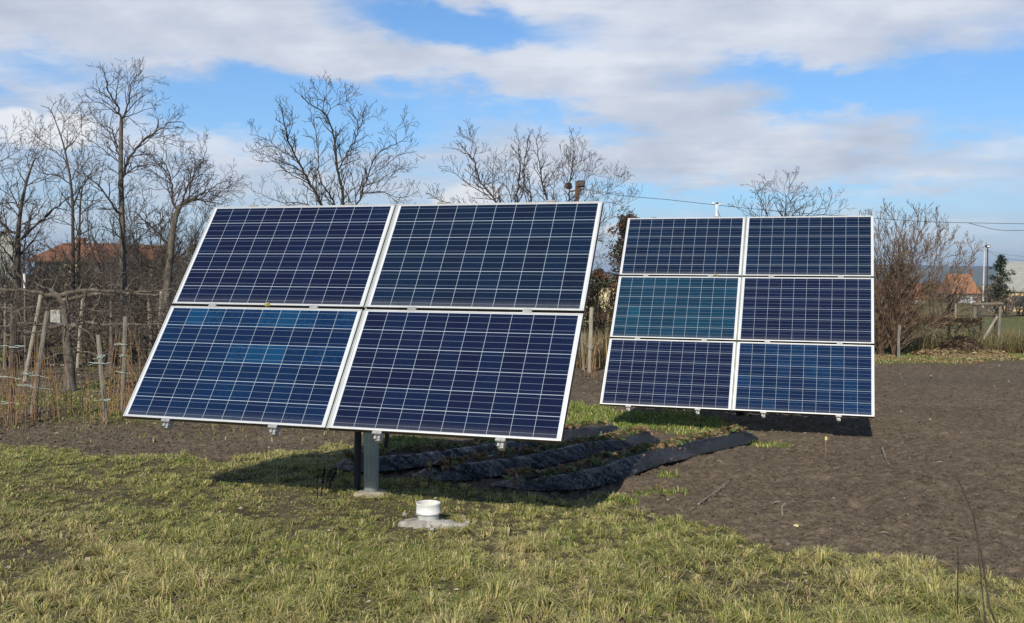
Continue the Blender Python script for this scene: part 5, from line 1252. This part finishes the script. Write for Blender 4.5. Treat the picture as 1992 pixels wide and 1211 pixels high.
def car():
    c = gnd(1886, 593); Y = c[1]; k = 1.02; root = empty('car', c, 'small white hatchback parked far off, left of the pine', 'car')
    yaw = math.radians(8); ex = np.array([math.cos(yaw), math.sin(yaw), 0]); ey = np.array([-math.sin(yaw), math.cos(yaw), 0]); ez = np.array([0, 0, 1.])
    P = lambda x, y, z: c+(ex*x+ey*y+ez*z)*k
    white = mat('white_car_paint', g3((.68, .69, .70), (.74, .75, .76), (.78, .79, .8)), 3, .25, spec=.6); glass = mat('car_glass', g3((.02, .024, .028), (.03, .035, .04), (.05, .055, .06)), 3, .08, spec=.8)
    # side profile (y along the car, z up), camera sees the rear
    prof = [(-1.95, .32), (-2.0, .55), (-1.97, .86), (-1.86, .95), (-1.55, 1.40), (-1.1, 1.48), (.1, 1.46), (.75, 1.02), (1.75, .86), (1.95, .62), (1.95, .32)]
    b = MB(); V = []; secs = [(-.84, .86), (-.80, .97), (-.62, 1.0), (.62, 1.0), (.80, .97), (.84, .86)]
    for sx, sc in secs:
        for (y, z) in prof: V.append(P(sx*(1 if z < 1 else .86), y*(.97+.03*sc), z*sc if z > .9 else z))
    m = len(prof); b.add(V, [(i*m+j, i*m+(j+1) % m, (i+1)*m+(j+1) % m, (i+1)*m+j) for i in range(5) for j in range(m)]); b.F.append(np.array([list(range(m)), list(range(5*m, 6*m))[::-1]])); b.M.append(np.zeros(2, int)); b.build('body', white, root)
    b = MB(); b.poly([P(-.62, -1.93, .98), P(.62, -1.93, .98), P(.56, -1.62, 1.36), P(-.56, -1.62, 1.36)]); b.build('rear_window', glass, root)
    for s_ in (-1, 1):
        b = MB(); q = [P(s_*.765, -1.62, .98), P(s_*.765, .55, .98), P(s_*.735, .05, 1.36), P(s_*.735, -1.35, 1.36)]; b.poly(q if s_ > 0 else q[::-1]); b.build('side_window', glass, root)
        b = MB(); b.box(P(s_*.70, -2.0, .80), (.16*k, .05, .24*k), np.array([ex, ey, ez]), bev=.01); b.build('tail_light', mat('tail_light_red', g3((.3, .01, .01), (.4, .015, .015), (.5, .02, .02)), 3, .2), root)
        for yy in (-1.3, 1.3):
            b = MB(); b.lathe(P(s_*.70, yy, .31), [(.0001, .10), (.18, .10), (.30, .09), (.31, .0), (.30, -.09), (.0001, -.09)], 16, axis=ex); b.build('wheel', MT['dark'], root)
    b = MB(); b.box(P(0, -2.03, .42), (1.5*k, .06, .16*k), np.array([ex, ey, ez]), bev=.01); b.build('bumper', MT['dark'], root)
    b = MB(); b.box(P(0, -2.02, .70), (.42*k, .03, .11*k), np.array([ex, ey, ez])); b.build('number_plate', MT['pvc'], root)
car()
# lamp post (right), concrete pole with wires
def lamp():
    c = gnd(1920, 603); Y = c[1]; root = empty('lamp_post', c, 'tall dark lamp post with a boxy white lamp head beside the pine', 'lamp post')
    t = at(1921.5, 480, Y); b = MB(); b.tube(np.array([c-[0, 0, .1], c*.5+t*.5, t]), np.array([.10, .085, .075]), 10); b.build('pole', MT['rust'], root)
    b = MB(); b.box(t+[0, 0, .1], (.46, .40, .34), bev=.03); h = b.build('lamp_head', MT['dark'], root)
    b = MB(); b.box(t+[0, -.205, .09], (.32, .012, .20)); b.build('lens', MT['pvc'], h)
lamp()
def concrete_pole(base, top, r, label, mats=MT['whitecon'], arm=True):
    c = gnd(*base); t = at(top[0], top[1], c[1]); root = empty('utility_pole', c, label, 'utility pole')
    b = MB(); b.tube(np.array([c-[0, 0, .1], c*.5+t*.5, t]), np.array([r, r*.85, r*.7]), 8); b.build('pole', mats, root)
    if arm:
        b = MB(); b.box(t+[0, 0, -.15], (.9, .06, .06)); b.build('crossarm', MT['rust'], root)
        for s_ in (-.4, .4): b = MB(); b.lathe(t+[s_, 0, -.12], [(.03, 0), (.04, .05), (.03, .1), (.0001, .13)], 8); b.build('insulator', MT['dark'], root)
    return c, t
c1, t1 = concrete_pole((1912, 598), (1915, 486), .12, 'pale concrete utility pole with thin wires just left of the lamp post')
concrete_pole((171, 590), (170, 462), .13, 'pale concrete pole before the red roofed house at left', arm=False)
def wires(name, pts, r, label):
    b = MB(); b.tube(np.array(rs(pts, 24)), r, 5, cap=False); o = b.build(name, MT['wire']); return tag(o, label, 'wire')
Yp = t1[1]
wires('overhead_wire', [at(1600, 520, Yp-20), at(1760, 512, Yp-12), t1+[-.4, 0, -.05]], .018, 'thin overhead wire reaching the concrete pole from the left, over the hazel bush')
wires('overhead_wire', [t1+[.4, 0, -.05], at(1960, 503, Yp+4), at(2080, 512, Yp+10)], .018, 'thin overhead wire from the concrete pole to the grey roofed house')
wires('overhead_wire', [t1+[-.1, 0, .15], at(1960, 495, Yp+4), at(2080, 506, Yp+10)], .014, 'uppermost thin wire running right from the top of the concrete pole')
Yw = 26.
wires('overhead_wire', [at(1126, 366, Yw), at(1210, 380, Yw), at(1290, 387, Yw), at(1400, 399, Yw), at(1500, 409, Yw), at(1640, 420, Yw), at(1790, 430, Yw), at(1885, 433, Yw), at(2120, 437, Yw)], .0065, 'long sagging cable running from the floodlight pole over both arrays')
wires('overhead_wire', [at(1885, 433.5, Yw), at(1915, 441, Yw), at(1945, 447, Yw), at(1992, 447.5, Yw), at(2100, 440, Yw)], .0065, 'short drooping cable hanging below the long cable at the right edge')
def floodlights():
    Y = 26.; x = at(1124, 600, Y)[0]; z = float(terr(x, Y)); root = empty('floodlight_pole', (x, Y, z), 'pole with two dark square floodlights showing above the near array', 'floodlight')
    t = at(1123, 366, Y); b = MB(); b.tube(np.array([(x, Y, z-.1), t]), .045, 8); b.build('pole', MT['rust'], root)
    p, q = at(1108, 372, Y), at(1136, 368, Y); b = MB(); b.tube(np.array([p, q]), .02, 6); b.tube(np.array([t-[0, 0, .25], t+[0, 0, .18]]), .06, 6); b.build('crossarm', MT['rust'], root)
    for (px, py, s_, yaw) in [(1106, 361, .17, .5), (1130, 357, .20, -.35)]:
        c = at(px, py, Y-.03); ax = np.array(Matrix.Rotation(yaw, 3, 'Z') @ Matrix.Rotation(-.35, 3, 'X')).T; b = MB(); b.box(c, (s_, .09, s_*.85), ax, bev=.012)
        f = b.build('floodlight', MT['rust'], root); b = MB(); b.box(c-ax[1]*.048, (s_*.8, .004, s_*.66), ax); b.build('lens', MT['dark'], f)
        for k in range(4): 
            b = MB(); b.box(c+ax[1]*.055+ax[0]*(k-1.5)*s_*.22, (.008, .03, s_*.7), ax); b.build('cooling_fin', MT['dark'], f)
floodlights()

def roofmat(name, a, bcol, c):
    m = bpy.data.materials.new(name); m.use_nodes = True; t = m.node_tree; t.nodes.clear(); T = NT(t)
    vec = T.n('ShaderNodeTexCoord').outputs['Object']
    n1 = T.noise(vec, 1.3, 8, .7); n2 = T.noise(vec, 9, 4, .6)
    w = T.n('ShaderNodeTexWave', bands_direction='Z', ins={'Vector': vec, 'Scale': 1.3, 'Distortion': .4}).outputs[0]
    col = T.mix(T.m('MULTIPLY', w, .35), T.ramp(T.m('ADD', T.m('MULTIPLY', n1, .6), T.m('MULTIPLY', n2, .4)), [(.3, a), (.5, bcol), (.7, c)]), a)
    bp = T.n('ShaderNodeBump', ins={'Height': w, 'Distance': .03, 'Strength': .8})
    p = T.n('ShaderNodeBsdfPrincipled', ins={'Base Color': col, 'Roughness': .9, 'Normal': bp.outputs[0]}); o = T.n('ShaderNodeOutputMaterial'); t.links.new(p.outputs[0], o.inputs[0]); return m
GPALE = mat('greyish_plaster', g3((.26, .26, .23), (.34, .335, .29), (.40, .39, .35)), 2, .9)
RED = roofmat('red_roof_tiles', (.11, .05, .03), (.20, .085, .045), (.29, .135, .075)); ORG = roofmat('orange_roof_tiles', (.20, .09, .045), (.31, .14, .07), (.40, .20, .11)); GRY = roofmat('grey_slate_roof', (.22, .22, .19), (.31, .31, .27), (.38, .38, .33))
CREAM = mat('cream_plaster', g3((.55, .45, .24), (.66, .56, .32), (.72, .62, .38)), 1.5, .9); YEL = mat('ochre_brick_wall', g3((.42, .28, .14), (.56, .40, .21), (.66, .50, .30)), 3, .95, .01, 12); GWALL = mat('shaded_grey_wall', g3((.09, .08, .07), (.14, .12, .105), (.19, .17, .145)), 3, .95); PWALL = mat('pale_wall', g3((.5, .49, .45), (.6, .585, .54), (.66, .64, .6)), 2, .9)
FRAMEW = mat('dull_window_frame', g3((.12, .11, .10), (.17, .155, .14), (.22, .2, .18)), 3, .9)
WGL = mat('dark_window_glass', g3((.02, .024, .03), (.035, .04, .045), (.05, .055, .06)), 2, .1, spec=.7)
def house(name, label, cx, Y, w, d, eave, ridge, roofm, wallm, yaw=0., ridge_along='x', windows=(), chim=None, hip=0., over=.35):
    """cx, Y: centre of the front wall; eave/ridge: world heights"""
    z = float(terr(cx, Y))-.2; ex = np.array([math.cos(yaw), math.sin(yaw), 0]); ey = np.array([-math.sin(yaw), math.cos(yaw), 0]); c = np.array([cx, Y, 0.])
    P = lambda x, y, zz: c+ex*x+ey*y+np.array([0, 0, zz]); root = empty(name, (cx, Y, z+.2), label, 'house')
    b = MB(); V = [P(-w/2, 0, z), P(w/2, 0, z), P(w/2, d, z), P(-w/2, d, z), P(-w/2, 0, eave), P(w/2, 0, eave), P(w/2, d, eave), P(-w/2, d, eave)]
    if ridge_along == 'x':
        V += [P(-w/2, d/2, ridge-.12), P(w/2, d/2, ridge-.12)] if not hip else []
        F4 = [(0, 1, 5, 4), (2, 3, 7, 6)]; b.add(V, F4)
        if not hip: b.F.append(np.array([(3, 0, 4, 8, 7), (1, 2, 6, 9, 5)])); b.M.append(np.zeros(2, int))
        else: b.F.append(np.array([(3, 0, 4, 7), (1, 2, 6, 5)])); b.M.append(np.zeros(2, int))
    else:
        V += [P(0, 0, ridge-.12), P(0, d, ridge-.12)]; b.add(V, [(3, 0, 4, 7), (1, 2, 6, 5)]); b.F.append(np.array([(0, 1, 5, 8, 4), (2, 3, 7, 9, 6)])); b.M.append(np.zeros(2, int))
    b.build('wall', wallm, root)
    b = MB(); o = over; th = .14
    if ridge_along == 'x':
        s_ = (ridge-eave)/(d/2); ee = eave-s_*o; hx = w/2+o; rx = hx-hip*min(1, w/6)
        a_ = [P(-hx, -o, ee), P(hx, -o, ee), P(rx, d/2, ridge), P(-rx, d/2, ridge), P(hx, d+o, ee), P(-hx, d+o, ee)]
        faces = [(0, 1, 2, 3), (4, 5, 3, 2)]; tri = [(1, 4, 2), (5, 0, 3)]
    else:
        s_ = (ridge-eave)/(w/2); ee = eave-s_*o; hx = w/2+o
        a_ = [P(-hx, -o, ee), P(hx, -o, ee), P(0, -o, ridge), P(0, d+o, ridge), P(hx, d+o, ee), P(-hx, d+o, ee)]
        faces = [(0, 2, 3, 5), (1, 4, 3, 2)]; tri = []
    top = [q+[0, 0, th] for q in a_]; V = a_+top; F = [tuple(i+6 for i in f) for f in faces]+[f[::-1] for f in faces]
    edges = [(0, 1), (1, 4), (4, 5), (5, 0)] if ridge_along == 'x' else [(0, 2), (2, 1), (1, 4), (4, 3), (3, 5), (5, 0)]
    F += [(i, j, j+6, i+6) for i, j in edges]
    if ridge_along == 'x' and hip == 0: F += [(1, 2, 8, 7), (2, 4, 10, 8), (5, 3, 9, 11), (3, 0, 6, 9)]
    b.add(V, F)
    if hip: b.F.append(np.array([tuple(i+6 for i in t_) for t_ in tri])); b.M.append(np.zeros(2, int))
    rf = b.build('roof', roofm, root)
    if chim:
        x, y, h = chim; b = MB(); zz = ridge-.5; b.box(P(x, y, zz+(h+.5)/2), (.5, .5, h+.5), np.array([ex, ey, [0, 0, 1]])); b.box(P(x, y, ridge+h+.04), (.6, .6, .08), np.array([ex, ey, [0, 0, 1]])); b.build('chimney', RED, rf)
    for (x, zc, ww, hh) in windows:
        b = MB(); b.box(P(x, -.02, zc), (ww+.14, .10, hh+.14), np.array([ex, ey, [0, 0, 1]])); wd = b.build('window', FRAMEW, root)
        b = MB(); b.box(P(x, -.076, zc), (ww, .012, hh), np.array([ex, ey, [0, 0, 1]])); b.build('pane', WGL, wd)
        b = MB(); b.box(P(x, -.09, zc), (.05, .02, hh), np.array([ex, ey, [0, 0, 1]])); b.build('mullion', FRAMEW, wd)
X = lambda px, Y: at(px, 600, Y)[0]
Zp = lambda py, Y: at(996, py, Y)[2]
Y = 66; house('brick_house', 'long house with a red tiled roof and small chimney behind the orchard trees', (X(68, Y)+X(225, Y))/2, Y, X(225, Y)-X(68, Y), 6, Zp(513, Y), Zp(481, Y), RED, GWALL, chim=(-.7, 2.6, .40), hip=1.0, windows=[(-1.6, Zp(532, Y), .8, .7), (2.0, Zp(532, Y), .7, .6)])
Yl = 65; b = MB(); c_ = at(143, 531, 64.5); b.box(c_, (.95, .6, 1.15)); b.box(c_+[0, -.2, -.95], (.95, .5, .6)); o = b.build('lit_shed', CREAM); tag(o, 'small sunlit cream shed front showing between the slender tree pair', 'shed')
Y = 78; house('brick_house', 'second house with a red tiled roof and yellowish wall, right of the concrete pole', (X(195, Y)+X(300, Y))/2, Y, X(290, Y)-X(195, Y), 6, Zp(512, Y), Zp(483, Y), RED, YEL, yaw=.1, windows=[(-.8, Zp(528, Y), .7, .8)])
Y = 74; house('gable_house', 'house with a pale gable and grey roof at the left edge behind the trees', X(8, Y), Y, 1.7, 6, Zp(480, Y), Zp(458, Y), GRY, GPALE, ridge_along='y', chim=(-.6, 1.0, .25), yaw=.40, over=.15)
Y = 100; house('brick_house', 'small distant orange roof between the tallest and the mossy tree', X(283, Y), Y, 1.6, 3, Zp(500, Y), Zp(488, Y), ORG, CREAM)
Y = 112; house('farm_house', 'ochre walled house with a large grey roof cut off by the right edge', X(1962, Y)+4.6, Y, 10., 9, Zp(556, Y), Zp(501, Y), GRY, YEL, yaw=-.43, windows=[(-3.2, Zp(577, Y), 1.2, 1.1), (0, Zp(577, Y), 1.2, 1.1)], chim=(2, 4, .6), over=.25)
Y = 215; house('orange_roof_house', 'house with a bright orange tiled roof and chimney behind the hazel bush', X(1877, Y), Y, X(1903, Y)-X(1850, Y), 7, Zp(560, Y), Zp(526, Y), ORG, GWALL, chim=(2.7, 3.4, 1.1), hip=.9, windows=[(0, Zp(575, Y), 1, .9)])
Y = 210; house('pale_house', 'low pale house with a brown roof glimpsed through the hazel stems', X(1750, Y), Y, X(1800, Y)-X(1705, Y), 6, Zp(572, Y), Zp(545, Y), RED, PWALL, windows=[(-1, Zp(583, Y), .9, .7), (1.2, Zp(583, Y), .9, .7)])
Y = 60; house('cream_cottage', 'cream walled cottage glimpsed through the conifer between the arrays', X(1165, Y), Y, X(1225, Y)-X(1105, Y), 5, Zp(549, Y), Zp(541, Y), GRY, CREAM, windows=[(-.6, Zp(566, Y), .5, .5)])
Y = 60; house('roadside_house', 'low house hidden behind the near array', X(800, Y), Y, 7, 5, Zp(540, Y), Zp(515, Y), RED, CREAM)

# ------------------------------------------------------------------ tree line and hills on the horizon
def treeline():
    b = MB(); n = 30000; az = rng.uniform(-.62, .75, n); Y = rng.uniform(235, 300, n)
    top = .35+.65*fbm(az*26, az*0, 3, 101)
    z = rng.random(n)**.8*top*7.5-1; x = az*Y
    zz = terr(x, Y)+z
    c = pick(n, [1, 1, .5, .4], [np.array((.14, .10, .07)), np.array((.09, .07, .05)), np.array((.17, .11, .07)), np.array((.05, .06, .03))])
    leaves(b, np.stack([x, Y, zz], 1), rng.uniform(.8, 1.9, n), c, .2, .35, .2)
    o = b.build('distant_trees', MT['leaf'], use_col=True); tag(o, 'brown band of distant bare trees and hedges along the horizon', None, None, 'stuff')
treeline()
def hills():
    b = MB(); na, nr = 260, 16; V = []
    for i in range(na):
        az = -1.1+2.3*i/(na-1)
        f = float(sstep(-.02, .30, az))
        top = (18+f*95)*(.90+.16*float(fbm(az*9, 1.5, 4, 111)))
        for j in range(nr):
            t = j/(nr-1); R = 5200+2600*t; h = top*math.sin(math.pi*min(t*1.0, 1))**.8 if 0 < t < 1 else 0
            h *= .85+.3*float(fbm(az*22, t*5, 3, 113)); V.append((R*math.sin(az), R*math.cos(az), h-12))
    b.add(V, [(i*nr+j, (i+1)*nr+j, (i+1)*nr+j+1, i*nr+j+1) for i in range(na-1) for j in range(nr-1)], np.array([.09, .10, .06])); o = b.build('hills', MT['soil'], smooth=True, use_col=True); tag(o, kind='structure')
hills()
def haze():
    b = MB(); b.box((0, 0, 110), (30000, 30000, 260)); o = b.build('haze', []); tag(o, kind='stuff')
    m = bpy.data.materials.new('air'); m.use_nodes = True; t = m.node_tree; t.nodes.clear(); T = NT(t)
    v = T.n('ShaderNodeVolumePrincipled', ins={'Color': (.62, .76, 1.0, 1), 'Density': .00011, 'Anisotropy': .2}); out = T.n('ShaderNodeOutputMaterial'); t.links.new(v.outputs[0], out.inputs['Volume'])
    o.data.materials.clear(); o.data.materials.append(m)
haze()
